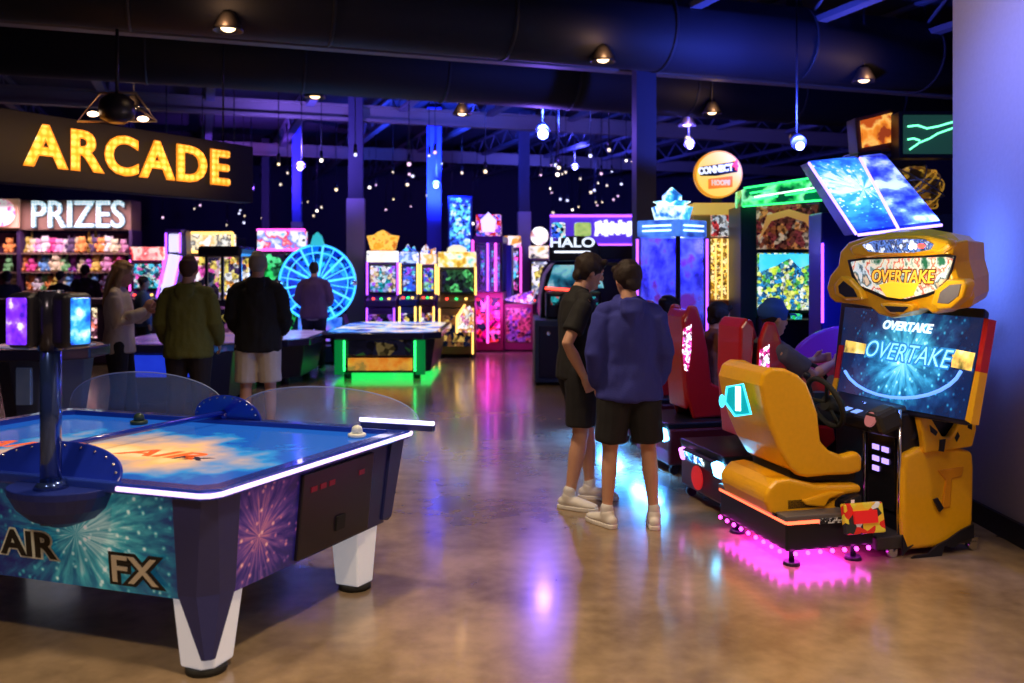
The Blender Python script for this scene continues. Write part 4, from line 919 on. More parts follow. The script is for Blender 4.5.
person('boy in a blue hoodie and black shorts, seen from behind in white sneakers', (.77, 5.93, 0), R(4), 1.74,
       dict(an_l=(-.15, -.02, .085), kn_l=(-.125, .01, .50), an_r=(.155, -.06, .085), kn_r=(.13, -.01, .50), face=R(18), tilt=R(-6), toe_l=R(-30), toe_r=R(10),
            head=(-.005, .025, 1.625), sh_l=(-.17, -.005, 1.40), sh_r=(.17, -.005, 1.40), el_l=(-.232, -.04, 1.14), wr_l=(-.21, .06, .93), el_r=(.232, -.04, 1.14), wr_r=(.21, .07, .93)),
       (navyhood, 'hoodie'), (blackshort, 'shorts'), (hair_brown, 'mop'), shoes=white_shoe, bulk=1.08, fine=True)
person('boy in a black tee looking down beside the boy in a blue hoodie', (.47, 6.45, 0), R(-76), 1.82,
       dict(face=R(2), tilt=R(-14), head=(0, .085, 1.60), neck=(0, .02, 1.48), upper=(0, 0, 1.40),
            an_l=(-.12, .13, .085), kn_l=(-.10, .10, .50), an_r=(.10, -.09, .085), kn_r=(.09, -.01, .50), toe_r=R(40), toe_l=R(25),
            el_r=(.24, -.15, 1.13), wr_r=(.22, -.03, .91), el_l=(-.23, .02, 1.14), wr_l=(-.2, .15, .95)),
       (blacktee, 'tee'), (blackshort, 'shorts'), (hair_brown, 'mop'), shoes=white_shoe, bulk=1.0, fine=True)
person('woman with long blond hair in a cream shirt, hands raised to her chest', (-3.93, 9.0, 0), R(-78), 1.76,
       dict(el_r=(.22, .02, 1.13), wr_r=(.10, .25, 1.25), hd_r=(-.1, .4, .7), el_l=(-.22, .04, 1.13), wr_l=(-.08, .26, 1.22), hd_l=(.1, .4, .7), head=(0, .035, 1.625), tilt=R(-4), kn_l=(-.10, .07, .5), an_l=(-.10, .10, .085)),
       (mat('shirt_cream', (.66, .56, .45), .85), 'shirt'), (mat('trousers_black', (.012, .01, .014), .8), 'trousers'), (hair_blond, 'long'), shoes=black, bulk=.96)
person('man with cropped hair in an olive green hoodie, seen from behind at the hockey tables', (-3.02, 8.4, 0), R(3), 1.80,
       dict(el_l=(-.24, -.02, 1.15), wr_l=(-.24, .12, .96), el_r=(.24, -.02, 1.15), wr_r=(.24, .12, .96)),
       (mat('hoodie_olive', (.12, .13, .03), .9, bump=.3), 'hoodie'), (mat('trousers_dark', (.02, .015, .018), .85), 'trousers'), (hair_buzz, 'buzz'), shoes=black, bulk=1.08)
person('grey-haired man in a black hoodie and white shorts, seen from behind', (-2.47, 8.75, 0), R(6), 1.85,
       dict(el_l=(-.24, -.02, 1.15), wr_l=(-.2, .16, 1.0), el_r=(.24, -.02, 1.15), wr_r=(.2, .16, 1.0)),
       (mat('hoodie_black', (.010, .010, .013), .9), 'hoodie'), (mat('shorts_white', (.62, .57, .52), .85), 'shorts'), (hair_grey, 'buzz'), shoes=black, bulk=1.05)
person('man in a dark purple jacket standing before the glowing blue prize wheel', (-3.28, 14.9, 0), R(0), 1.78,
       dict(el_l=(-.27, 0, 1.15), wr_l=(-.2, .2, 1.05), el_r=(.27, 0, 1.15), wr_r=(.2, .2, 1.05)),
       (mat('jacket_plum', (.10, .05, .16), .8), 'jacket', mat('hem_grey', (.3, .28, .35), .8)), (mat('jeans_dark', (.02, .02, .06), .8), 'trousers'), (hair_dark, 'buzz'), shoes=black, bulk=1.12, voxel=.016)
# riders
sit = dict(pelvis=(0, 0, .62), waist=(0, -.03, .78), chest=(0, .0, .97), upper=(0, .03, 1.10), neck=(0, .05, 1.19), head=(0, .085, 1.32),
           hip_l=(-.09, .03, .60), kn_l=(-.12, .46, .68), an_l=(-.12, .66, .30), hip_r=(.09, .03, .60), kn_r=(.12, .46, .68), an_r=(.12, .66, .30),
           sh_l=(-.18, .035, 1.105), el_l=(-.21, .26, .93), wr_l=(-.12, .47, 1.0), hd_l=(0, 1, .2), sh_r=(.18, .035, 1.105), el_r=(.21, .26, .93), wr_r=(.12, .47, 1.0), hd_r=(0, 1, .2))
r1 = (1.42, 6.02, 0)
def on_machine(x0, y0, u, v, z=0): return Vector((x0, y0, z)) + rU * u + rV * v
person('rider in a blue cap and grey tee gripping the wheel of the red machine', on_machine(1.42, 6.02, .50, .38, -.03), RZ - R(90), 1.80, dict(sit, tilt=R(-6)),
       (mat('tee_grey', (.10, .10, .15), .85), 'tee'), (mat('jeans_dark', (.02, .02, .06), .8), 'trousers'), (hair_dark, 'buzz'), cap=mat('cap_blue', (.02, .10, .45), .8), shoes=black, bulk=1.12)
person('child in a white patterned top riding deepest in the red row, dark hair', on_machine(1.10, 8.58, .50, .36, .02), RZ - R(90), 1.68, dict(sit, tilt=R(-8)),
       (art('kid_top', [(.6, .58, .5), (.5, .12, .1), (.65, .62, .5), (.15, .15, .2)], 9, 0, 'cells', 2, rough=.9), 'tee'), (mat('jeans_dark', (.02, .02, .06), .8), 'trousers'), (hair_dark, 'mop'), shoes=black, bulk=.95)
person('dark-haired rider mostly hidden behind the red seats of the middle racing machine', on_machine(1.26, 7.30, .56, .36, .02), RZ - R(90), 1.66, dict(sit, tilt=R(-4)),
       (mat('tee_rust', (.25, .08, .05), .85), 'tee'), (mat('jeans_dark', (.02, .02, .06), .8), 'trousers'), (hair_dark, 'mop'), shoes=black, bulk=.95)
# far visitors, seen small
far = [(60, 17.1, 1.62, -10, (.02, .015, .03), 'visitor in black at the prize counter, half a head shorter than the one beside', hair_dark, 'buzz'),
       (85, 17.4, 1.74, 20, (.015, .015, .02), 'taller visitor in black at the prize counter, behind the woman in cream', hair_dark, 'mop'),
       (7, 16.5, 1.62, 40, (.02, .02, .04), 'visitor in dark clothes by the round backlit emblem', hair_dark, 'mop'),
       (143, 14.5, 1.55, -60, (.07, .12, .25), 'visitor in a blue shirt beyond the woman with blond hair', hair_dark, 'buzz'),
       (209, 15.2, 1.60, -20, (.05, .02, .04), 'visitor in dark red standing behind the olive hoodie', hair_dark, 'mop'),
       (547, 17.5, 1.72, -70, (.04, .03, .06), 'visitor with long dark hair standing by the black domed cabinet', hair_dark, 'long')]
for px, Y, h, rz, c, lab, hm_, st in far:
    p = P(px, CYP, Y)
    person(lab, (p.x, Y, 0), R(rz), h, None, (mat('far_top_%d' % px, c, .85), 'shirt'), (mat('trousers_dark', (.02, .015, .018), .85), 'trousers'), (hm_, st), shoes=black, voxel=.02, bulk=1.05)
#@@PART4
# ------------------------------------------------------------------ machines of the hall
class Mach:
    """a machine whose front stands at depth Y; x, z are read in metres in its own frame"""
    def __init__(s, name, lab, cat, px, Y, rz=0, group=None):
        s.Y = Y; s.px = px; p = P(px, CYP, Y); s.t = thing(name, lab, cat, (p.x, Y, 0), rz, group)
        s.k = Y / FPX
    def X(s, px): return (px - s.px) * s.k
    def Z(s, py): return CAMH - (py - CYP) * s.k
    def box(s, nm, m, x0, x1, y0, y1, d0=0.0, d1=.6, bevel=.01, par=None):
        """pixel bounds x0..x1, y0 (upper) .. y1 (lower); d0 to d1 metres behind the front"""
        a, b = s.X(x0), s.X(x1); zt = s.Z(y0); zb = s.Z(y1) if y1 < 900 else .03
        return MB().box(((a + b) / 2, (d0 + d1) / 2, (zt + zb) / 2), (b - a, abs(d1 - d0), zt - zb)).build(nm, m, par or s.t, bevel=bevel)
    def poly(s, nm, m, pts, d0, d1, bevel=.006, par=None, scale=1.0):
        q = [(s.X(px), d0, s.Z(py)) for px, py in pts]
        return MB().prism(q, (0, d1 - d0, 0), scale).build(nm, m, par or s.t, bevel=bevel)
    def bar(s, nm, m, a, b, r=.018, d=-.02, par=None):
        return MB().cyl((s.X(a[0]), d, s.Z(a[1])), (s.X(b[0]), d, s.Z(b[1])), r, seg=8).build(nm, m, par or s.t)
    def feet(s, x0, x1, d=.6):
        for a in (x0, x1):
            for y in (.08, d - .08): MB().cyl((s.X(a), y, 0), (s.X(a), y, .05), .04, seg=10).build('foot', rubber, s.t)
    def txt(s, body, m, px, py, size, d=-.02, sx=1, shear=0, off=.0, ext=.006, rz=0, par=None, nm='lettering'):
        return text(body, nm, m, par or s.t, (s.X(px), d, s.Z(py)), size, (R(90), 0, rz), ext, off, shear, sx)
def cell(nm, cols, sc=9, es=1.3, seed=1, **k):
    if nm.startswith('mq_'): return art(nm, [DK] + list(cols), sc * 1.1, es * .75, 'noise', seed, contrast=1.5)
    return art(nm, cols, sc * 2.1, es * .82, 'cells', seed, **k)
W_ = (1, 1, 1); OR = (1, .4, .05); YE = (1, .8, .15); BL = (.03, .12, .9); CY = (.1, .75, 1); PU = (.35, .08, .9); PK = (1, .12, .6); RD = (.85, .03, .04); GR = (.03, .75, .15); DK = (.01, .01, .03); TE = (.02, .35, .4)
dark_cab = mat('cabinet_dark', (.02, .018, .04), .35); blue_cab = mat('cabinet_blue', (.015, .04, .35), .35, coat=.3); purp_cab = mat('cabinet_purple', (.09, .02, .22), .35)
rim_gold = glow('rim_gold', (1, .55, .12), 2.5)

# amber lettered hanging sign
sgA, sgB = Vector((-5.75, 8.0, 0)), Vector((-3.45, 12.0, 0)); sd_ = (sgB - sgA); sl = sd_.length; sa = math.atan2(sd_.y, sd_.x)
sign = thing('hanging_sign', 'long dark hanging sign with amber bulb letters reading ARCADE', 'sign', (sgA + sgB) / 2 + Vector((0, 0, 2.93)), sa)
MB().box((0, .12, 0), (sl, .24, .75)).build('sign_board', mat('sign_board', (.016, .014, .028), .8), sign, bevel=.01)
amber = art('amber_bulbs', [(1, .95, .6), (1, .55, .10), (.9, .26, .01), (.5, .13, .01)], 13, 1.6, 'dots', 1, warp=.15)
halo_m = mat('amber_edge', (.5, .2, .02), .5, emit=(1, .3, .02), es=.7)
mid_px = (24 + 229) / 2
def sign_x(px):                  # pixel column -> metres along the sign from its centre
    p = hit(px, 160, sgA, (sd_.y, -sd_.x, 0)); return (p - (sgA + sgB) / 2).dot(sd_.normalized())
x0, x1 = sign_x(24), sign_x(229)
for (body, n0) in (('ARCADE', 0),):
    for m_, off, ext, dy in ((halo_m, .022, .006, -.012), (amber, .008, .015, -.022)):
        o = text(body, 'sign_letters', m_, sign, ((x0 + x1) / 2, dy, .015), .60, (R(90), 0, 0), ext, off, 0, 1, 1.12)
        w_ = max(v.co.x for v in o.data.vertices) - min(v.co.x for v in o.data.vertices); o.scale.x = (x1 - x0) / w_
for x in (-1.9, 1.9): MB().cyl((x, .12, .37), (x, .12, 5.5 - 2.93), .012, seg=6).build('suspension_rod', black, sign)
light('AREA', 'sign_glow', (0, -.3, 0), (1, .55, .15), 8, (3.2, .5), rot=(R(90), 0, 0), parent=sign)
# stage light on a triangular frame above the sign
p = P(117, 110, 9.6); fx = thing('stage_light_frame', 'black stage light in a thin triangular steel frame above the amber sign', 'stage light', p)
bronze = mat('bronze_tube', (.6, .42, .25), .35, .8)
MB().path([(-.42, 0, -.12), (-.18, 0, .18), (.2, 0, .18), (.42, 0, -.12), (-.42, 0, -.12)], .014, 8).path([(.08, 0, .12), (.42, 0, -.12)], .012, 8).build('frame_tube', bronze, fx)
MB().lathe([(.10, .16), (.17, .10), (.19, 0), (.17, -.10), (.08, -.14)]).build('lamp_body', black, fx)
MB().cyl((0, 0, .14), (0, 0, 4.27 - p.z), .02, seg=8).build('hanging_rod', black, fx)
for px, py, Y in ((143, 119, 9.4), (93, 114, 9.5)):
    q = P(px, py, Y) - p; MB().sphere(q, (.06, .05, .03), 10).build('small_lamp', glow('warm_small', (1, .65, .4), 5), fx)

# prize wall
PW = Mach('prize_shelves', 'brightly lit prize shelves under the white bulb lettering', 'shelf unit', 66, 20)
PW.box('back_panel', mat('prize_back', (.16, .06, .14), .8), -30, 130, 232, 900, .5, .6)
PW.box('header', mat('header_tan', (.26, .15, .10), .7), -30, 131, 200, 230, .0, .55)
for py in (253, 272, 291, 310, 330): PW.box('shelf', mat('shelf_tan', (.35, .22, .16), .6), -30, 130, py, py + 1.2, .02, .5, bevel=0)
for px in (-30, 17, 129): PW.box('upright', mat('upright_violet', (.05, .02, .09), .6), px, px + 3.5, 230, 900, -.02, .52)
bulb_w = art('white_bulbs', [(1, 1, 1), (.5, .68, .75), (.15, .25, .3), (.08, .12, .16)], 13, 1.25, 'dots', 2, warp=.2)
o = PW.txt('PRIZES', bulb_w, 79, 216, .85, -.06, off=.004, ext=.04, nm='sign_letters')
w_ = max(v.co.x for v in o.data.vertices) - min(v.co.x for v in o.data.vertices); o.scale.x = PW.X(125) - PW.X(33) ; o.scale.x /= w_
o = PW.txt('PRIZES', mat('letter_back', (.02, .03, .05), .4), 79, 216, .85, -.015, off=.03, ext=.01, nm='letter_backing'); o.scale.x = (PW.X(125) - PW.X(33)) / w_
light('AREA', 'shelf_light', (PW.X(66), -.6, PW.Z(212)), (1, .65, .85), 60, (4, .2), rot=(R(20), 0, 0), parent=PW.t)
em = Mach('emblem_sign', 'round backlit emblem with pink script beside the white bulb lettering', 'sign', 8, 19.9)
em.box('backing', mat('emblem_back', (.6, .35, .22), .6, emit=(.9, .5, .3), es=.15), -14, 20, 199, 228, -.06, .02)
MB().cyl((em.X(4), -.08, em.Z(213)), (em.X(4), -.12, em.Z(213)), .30, seg=28).build('emblem_disc', art('emblem', [(.5, .05, .2), (1, .3, .55), (1, .85, .85), (.8, .9, .85), (.9, .15, .4)], 12, .45, 'noise', 3, contrast=1.5), em.t)
em.t.location.y = 19.9
plush_cols = [(.85, .1, .35), (.9, .75, .15), (.9, .9, .85), (.55, .12, .65), (.95, .4, .1), (.2, .5, .85), (.85, .45, .65), (.25, .65, .25), (.9, .85, .5), (.12, .08, .16)]
def make_plush(c, ear):
    m = mat('plush_%s' % str(c), c, .9, emit=c, es=.0) if False else mat('plush_%s' % str(c), c, .9)
    t = thing('plush_toy', 'x', 'toy'); MB().sphere((0, 0, .13), (.12, .10, .13), 12).build('body', m, t)
    MB().sphere((0, -.01, .31), (.10, .09, .09), 12).build('head', m, t)
    for s in (-1, 1):
        MB().sphere((s * .07, 0, .38 + ear * .05), (.03, .02, .03 + ear * .06), 8).build('ear', m, t); MB().sphere((s * .13, -.03, .18), (.04, .04, .07), 8).build('arm', m, t)
        MB().sphere((s * .07, -.09, .05), (.045, .07, .045), 8).build('foot', m, t)
    return t
names_c = ['crimson', 'yellow', 'white', 'violet', 'orange', 'sky blue', 'pink', 'green', 'cream', 'black']
protos = [make_plush(c, i % 2) for i, c in enumerate(plush_cols)]
used = set(); shelf_names = ['top shelf', 'second shelf', 'third shelf', 'fourth shelf', 'lowest shelf in view']
random.seed(11)
ordn = 'first second third fourth fifth sixth seventh eighth ninth tenth eleventh twelfth thirteenth fourteenth fifteenth sixteenth'.split()
for r_, py in enumerate((253, 272, 291, 310, 330)):
    for k_ in range(17):
        px = 22 + k_ * 6.4 if k_ < 16 else 8
        if k_ == 16: px = 6
        i = (r_ * 3 + k_ * 7 + random.randint(0, 2)) % 10
        o = protos[i] if i not in used else copy_tree(protos[i]); used.add(i)
        p = PW.t.location; o.location = (p.x + PW.X(px), p.y + random.uniform(.12, .3), PW.Z(py)); o.rotation_euler = (0, 0, random.uniform(-.4, .4))
        sc_ = random.uniform(.78, 1.0); o.scale = (sc_, sc_, sc_)
        o['label'] = ('%s plush toy below the round emblem, on the %s' % (names_c[i], shelf_names[r_])) if k_ == 16 else ('%s plush toy, %s from the bay divider on the %s' % (names_c[i], ordn[k_], shelf_names[r_])); o['category'] = 'toy'; o['group'] = 'plush toys on the prize shelves'
# counter
CT = Mach('prize_counter', 'long dark prize counter with a lit glass corner, behind the blond woman', 'counter', 75, 15.6)
CT.box('counter_body', mat('counter_dark', (.045, .02, .06), .5), -20, 160, 304, 900, 0, .7); CT.box('counter_top', mat('counter_top', (.10, .05, .09), .3), -22, 162, 299, 304, -.05, .75)
CT.box('lit_case', art('case_art', [(.9, .2, .15), (1, .8, .5), (.1, .03, .05), (1, .5, .6)], 9, 1.2, 'cells', 3), 84, 97, 308, 338, -.02, .02)

# slim arcade cabinets along the far row
def slim(name, lab, px0, px1, Y, mq_y, mq_m, sc_y, sc_m, lower_m, body=dark_cab, edge=None, crown=None, base_y=900, group=None, cat='arcade machine', tilt=True):
    c = (px0 + px1) / 2; M = Mach(name, lab, cat, c, Y)
    M.box('cabinet', body, px0 + 1, px1 - 1, mq_y[0] + 3, 900, .12, .85)
    M.box('marquee', mq_m, px0, px1, mq_y[0], mq_y[1], -.06, .14, .02)
    M.box('screen_bezel', black, px0 + 1, px1 - 1, sc_y[0] - 2, sc_y[1] + 2, .06, .13); M.box('screen', sc_m, px0 + 3, px1 - 3, sc_y[0], sc_y[1], .03, .07)
    zd = M.Z(sc_y[1] + 3); w = M.X(px1) - M.X(px0)
    MB().loft([[(-w / 2 * .96, -.28, zd - .22), (w / 2 * .96, -.28, zd - .22), (w / 2 * .96, .14, zd - .22), (-w / 2 * .96, .14, zd - .22)],
               [(-w / 2 * .96, -.28, zd - .10), (w / 2 * .96, -.28, zd - .10), (w / 2 * .96, .14, zd), (-w / 2 * .96, .14, zd)]]).build('control_deck', body, M.t, bevel=.01)
    for i in range(3):
        MB().cyl((-w * .25 + i * w * .25, -.18, zd - .085), (-w * .25 + i * w * .25, -.18, zd - .05), .025, seg=8).build('button', (red_g, green_g, amber_g)[i], M.t)
    zl = zd - .24
    MB().box((0, -.09, zl / 2 + .04), (w * .88, .36, zl - .08)).build('lower_front', body, M.t, bevel=.01)
    MB().box((0, -.275, zl * .55), (w * .72, .02, zl * .62)).build('front_panel', lower_m, M.t, bevel=.006)
    if edge:
        for s in (-1, 1): MB().cyl((s * w * .49, -.02, zd), (s * w * .49, -.02, M.Z(mq_y[1])), .018, seg=8).build('edge_light', edge, M.t); MB().cyl((s * w * .43, -.275, .08), (s * w * .43, -.275, zl), .016, seg=8).build('edge_light', edge, M.t)
    for s in (-1, 1): MB().cyl((s * w * .38, 0, 0), (s * w * .38, 0, .05), .04, seg=10).cyl((s * w * .38, .7, 0), (s * w * .38, .7, .05), .04, seg=10).build('foot', rubber, M.t)
    if crown: M.poly('topper', crown[0], crown[1], -.04, .08)
    return M
slim('arcade_cabinet', 'cabinet with a red and pink lit marquee behind the blond woman', 130, 164, 16.9, (247, 260), cell('mq_a', [RD, (1, .7, .6), (1, .3, .3), RD, W_], 5, 1.6, 2), (264, 288), cell('sc_a', [TE, CY, (.05, .1, .2), (.6, .8, .7), PK], 6, .9, 3), cell('lo_a', [DK, RD, (.3, .05, .1)], 5, .6, 1), body=purp_cab, edge=pink_g)
# slanted white light tower
LT = Mach('light_tower_game', 'tall white glowing slanted light tower game next to the red-marquee cabinet', 'arcade machine', 171, 16.5)
LT.box('base', purp_cab, 162, 182, 318, 900, 0, .5)
pur_wh = mat('frosted_white', (.8, .8, .9), .4, emit=(.72, .72, 1), es=1.0)
LT.poly('slanted_panel', pur_wh, [(160, 296), (171, 296), (180, 256), (169, 254)], -.02, .12); LT.box('top_panel', pur_wh, 169, 179, 234, 252, -.02, .12)
for a, b in (((158, 297), (168, 254)), ((173, 297), (182, 256)), ((167, 233), (167, 253)), ((181, 233), (181, 253))): LT.bar('neon_edge', purple_g, a, b, .02, -.05)
LT.poly('tower_back', dark_cab, [(158, 320), (176, 320), (184, 254), (183, 230), (166, 230), (166, 254)], .13, .4)
LT.box('top_cap', purp_cab, 166, 182, 229, 233, -.05, .2)
# boxing-like game with orange sign, black canopy
AM = slim('arcade_cabinet', 'cabinet with an orange-rimmed white sign behind the olive hoodie', 183, 234, 17.4, (234, 251), cell('mq_b', [(.9, .9, .8), (.05, .05, .06), (1, .9, .6), (.95, .4, .1), W_], 6, 1.5, 4), (257, 292), cell('sc_b', [W_, (.8, .5, .8), PK, (1, .6, .7), YE, DK], 4, 1.0, 5), cell('lo_b', [DK, (.4, .1, .05)], 5, .4, 1), edge=amber_g)
for a, b in (((181, 233), (234, 233)), ((181, 252), (234, 252)), ((181, 233), (181, 252)), ((234, 233), (234, 252))): AM.bar('sign_rim', rim_gold, a, b, .022, -.08)
CN = Mach('claw_machine', 'claw machine with yellow and violet lit prizes under a wide black canopy', 'claw machine', 222, 13.7)
CN.box('canopy', black, 199, 243, 246, 257, -.1, .7, .05); CN.box('cabinet', dark_cab, 205, 241, 300, 900, 0, .7)
CN.box('backdrop', cell('cn_back', [YE, (.6, .45, .9), W_, (.05, .02, .1), (.9, .75, .3), OR], 5, 1.2, 5), 208, 239, 258, 300, .5, .55)
for a in (206, 222, 240): CN.box('post', blue_cab if a == 240 else dark_cab, a - 1.5, a + 1.5, 256, 302, .0, .05)
CN.box('glass', glass, 207, 239, 258, 299, .02, .03, 0); CN.bar('claw_cable', chrome, (224, 258), (224, 272), .012, .25); CN.box('front_panel', cell('cn_f', [DK, YE, (.3, .1, .3)], 5, .5, 2), 208, 238, 306, 340, -.02, .0)
# green-lit game with the red, white and blue sign
GM = slim('arcade_cabinet', 'green-lit cabinet with a red, white and blue sign next to the prize wheel', 258, 306, 17.4, (231, 249), cell('mq_c', [W_, (.9, .9, 1), (.1, .25, .8), RD, (.85, .9, 1), (.2, .5, .9)], 5, 1.5, 7), (254, 290), cell('sc_c', [GR, (.02, .2, .08), (.1, .9, .3), DK], 4, 1.0, 5), cell('lo_c', [DK, GR], 4, .4, 1), edge=green_g)
for a, b in (((258, 230), (306, 230)), ((258, 250), (306, 250))): GM.bar('sign_rim', pink_g, a, b, .02, -.08)
# prize wheel
WH = Mach('prize_spinner', 'huge round prize wheel glowing blue with bright radial spokes', 'prize wheel', 317, 15.9)
r = 38 * WH.k; zc = WH.Z(283)
MB().cyl((0, .06, zc), (0, .2, zc), r, seg=64).build('wheel_disc', art('wheel_art', [(.0, .02, .25), (.01, .08, .5), (.02, .25, .75), (.0, .12, .5), (.02, .35, .5)], 6, .5, 'cells', 3), WH.t)
MB().path([(r * math.cos(a), .03, zc + r * math.sin(a)) for a in [2 * math.pi * i / 64 for i in range(65)]], .02, 8).build('wheel_rim', glow('rim_blue', (.04, .4, 1), 2), WH.t)
MB().path([(r * .80 * math.cos(a), .045, zc + r * .80 * math.sin(a)) for a in [2 * math.pi * i / 64 for i in range(65)]], .010, 6).build('inner_ring', glow('ring_blue', (.05, .4, 1), 2), WH.t)
ice = glow('ice_spoke', (.08, .5, 1), 1.7)
for i in range(20):
    a = 2 * math.pi * i / 20 + .16; MB().cyl((r * .18 * math.cos(a), .04, zc + r * .18 * math.sin(a)), (r * .97 * math.cos(a), .04, zc + r * .97 * math.sin(a)), (.008 if i % 2 else .02), seg=6).build('spoke', ice, WH.t)
MB().cyl((0, -.02, zc), (0, .1, zc), .10, seg=20).build('hub', black, WH.t)
for a_ in (0, math.pi): MB().sphere((r * .96 * math.cos(a_), -.0, zc), .06, 10).build('peg', chrome, WH.t)
WH.poly('pointer', glow('teal_lamp', (.03, .4, .4), 1), [(310, 246), (324, 246), (321, 236), (317, 232), (313, 236)], -.02, .1)
WH.poly('stand', dark_cab, [(285, 345), (349, 345), (340, 315), (294, 315)], .2, .6); WH.box('stand_base', black, 282, 352, 345, 900, -.2, .8); WH.box('stand_panel', art('wheel_low', [(.0, .05, .5), (.1, .3, .9), (.4, .1, .7)], 4, .8, 'noise', 2, contrast=2), 296, 340, 318, 342, .15, .22)
light('POINT', 'wheel_glow', (0, -.6, zc), (.05, .35, 1), 60, .4, parent=WH.t)
# crown-topped gold machine and its neighbours
gold_m = art('gold_glow', [(1, .35, .02), (1, .65, .1), (.6, .15, .01)], 14, 1.0, 'noise', 2, contrast=2)
slim('arcade_cabinet', 'cabinet topped with a glowing gold crown and violet edges', 367, 398, 17.6, (251, 262), cell('mq_d', [W_, (1, .8, .5), (.7, .9, 1), (1, .9, .8)], 7, 1.6, 8), (266, 292), cell('sc_d', [(.3, .4, .7), W_, TE, (.8, .6, .3), PU, (.5, .8, .8)], 6, 1.1, 9), cell('lo_d', [PU, DK, (.5, .2, .6), (.2, .05, .02)], 5, .8, 2), body=purp_cab, edge=purple_g,
     crown=(gold_m, [(371, 250), (395, 250), (399, 236), (391, 235), (387, 232), (383, 230), (378, 232), (374, 235), (367, 236)]))
slim('arcade_cabinet', 'blue and violet cabinet between the gold-crown one and the wide gold one', 400, 418, 17.8, (252, 263), cell('mq_e', [(.6, .8, 1), BL, W_, (.2, .3, .9)], 8, 1.5, 2), (267, 291), cell('sc_e', [BL, CY, PU, (.1, .1, .5), (.5, .6, 1)], 6, 1.2, 3), cell('lo_e', [YE, DK, PU, W_], 5, 1.0, 2), body=blue_cab, edge=amber_g,
     crown=(cell('cr_e', [CY, W_, BL], 8, 1.2, 2), [(402, 251), (416, 251), (414, 246), (411, 250), (408, 244), (405, 249)]))
slim('arcade_cabinet', 'narrow cabinet with white and amber topper beside the blue column', 420.5, 436, 18.2, (254, 264), cell('mq_f', [W_, OR, (.9, .85, .6)], 8, 1.5, 4), (268, 291), cell('sc_f', [PU, BL, (.6, .6, .1), (.2, .6, .5)], 6, 1.1, 6), cell('lo_f', [OR, W_, DK, (.3, .1, .4)], 6, 1.1, 4), body=purp_cab, edge=amber_g,
     crown=(cell('cr_f', [W_, OR, BL], 8, 1.2, 5), [(420, 254), (435, 254), (436, 248), (430, 250), (426, 244), (422, 249)]))
GD = slim('arcade_cabinet', 'wide gold-trimmed cabinet with an arched lit front panel', 438, 476, 17.0, (252, 267), art('mq_g', [(.6, .3, .02), (1, .7, .1), (1, .95, .7), (.3, .7, .5)], 12, .95, 'noise', 5, contrast=1.6), (270, 292), cell('sc_g', [DK, (.02, .08, .03), (.1, .6, .15), (.01, .02, .02)], 4, 1.0, 5), cell('lo_g', [(.25, .1, .03), (.8, .5, .1), DK], 5, .7, 6), body=mat('cabinet_gold', (.25, .13, .03), .35, .4), edge=rim_gold,
     crown=(glow('round_white', (1, .9, .6), .9), [(447, 252), (467, 252), (466, 248), (460, 245), (453, 245), (448, 248)]))
GD.poly('arched_panel', cell('arch_art', [(1, .8, .5), W_, (.8, .3, .5), (.9, .4, .1)], 8, 1.3, 4), [(459, 331), (474, 331), (474, 310), (470, 305), (463, 309), (459, 316)], -.34, -.30)
GD.bar('arch_rim', rim_gold, (458, 332), (458, 316), .02, -.35); GD.bar('arch_rim', rim_gold, (458, 316), (466, 304), .02, -.35)
# tall blue lit banner
BN = Mach('lit_banner', 'tall glowing blue banner display standing behind the wide gold cabinet', 'display', 460, 20.5)
BN.box('lit_panel', cell('banner_art', [(.03, .12, .8), (.1, .5, 1), (.6, .9, 1), (.02, .05, .5), (.15, .75, .9)], 4.5, 1.8, 4, warp=2), 450, 470, 198, 252, -.03, .03); BN.box('frame', blue_cab, 448, 472, 196, 254, .0, .12); BN.box('pole', black, 458, 462, 254, 900, .02, .1); BN.box('base', black, 450, 470, 327, 900, -.2, .3)
# purple claw machine
CL = Mach('claw_machine', 'tall violet neon claw machine with a red lit base and side console', 'claw machine', 488, 18.0, R(-6))
CL.box('base', mat('claw_red', (.22, .01, .05), .3), 473, 503, 292, 900, 0, 1.0); CL.box('base_panel', cell('cl_low', [RD, (.5, .0, .15), (.9, .1, .4), DK], 4, .9, 3), 476, 500, 298, 342, -.02, .01)
CL.box('tower_back', mat('tower_blue', (.02, .05, .3), .3), 474, 502, 238, 292, .9, 1.0); CL.box('tower_top', purp_cab, 473, 503, 236, 243, 0, 1.0)
for a in (474.5, 487, 501): CL.box('post', dark_cab, a - 1.3, a + 1.3, 242, 293, 0, .05)
CL.box('glass', glass, 475, 501, 243, 292, .01, .02, 0)
for i, x in enumerate((479, 484, 490, 496)):
    CL.box('prize_card', cell('card', [BL, PU, CY, DK], 9, 1.0, 3), x - 1.8, x + 1.8, 250 + i % 2 * 6, 286, .5, .56)
for a, b in (((473, 240), (473, 345)), ((488, 296), (488, 343)), ((496, 243), (496, 291))): CL.bar('neon_tube', pink_g, a, b, .022, -.05)
CL.bar('neon_tube', purple_g, (488, 243), (488, 291), .022, -.05); CL.poly('neon_mark', pink_g, [(481, 300), (484, 304), (487, 300), (486, 309), (482, 309)], -.05, -.03)
CL.box('topper', cell('cl_top', [RD, BL, PU, (1, .4, .6), (.1, .1, .3)], 8, 1.2, 4), 475, 500, 214, 236, .1, .3, .03); CL.poly('topper_crest', glow('crest', (.5, .4, 1), 2), [(482, 232), (494, 232), (496, 220), (488, 212), (480, 220)], .04, .10)
SC = Mach('ticket_console', 'red and violet console with a slanted lit deck joined beside the violet claw machine', 'arcade machine', 519, 18.1, R(-6))
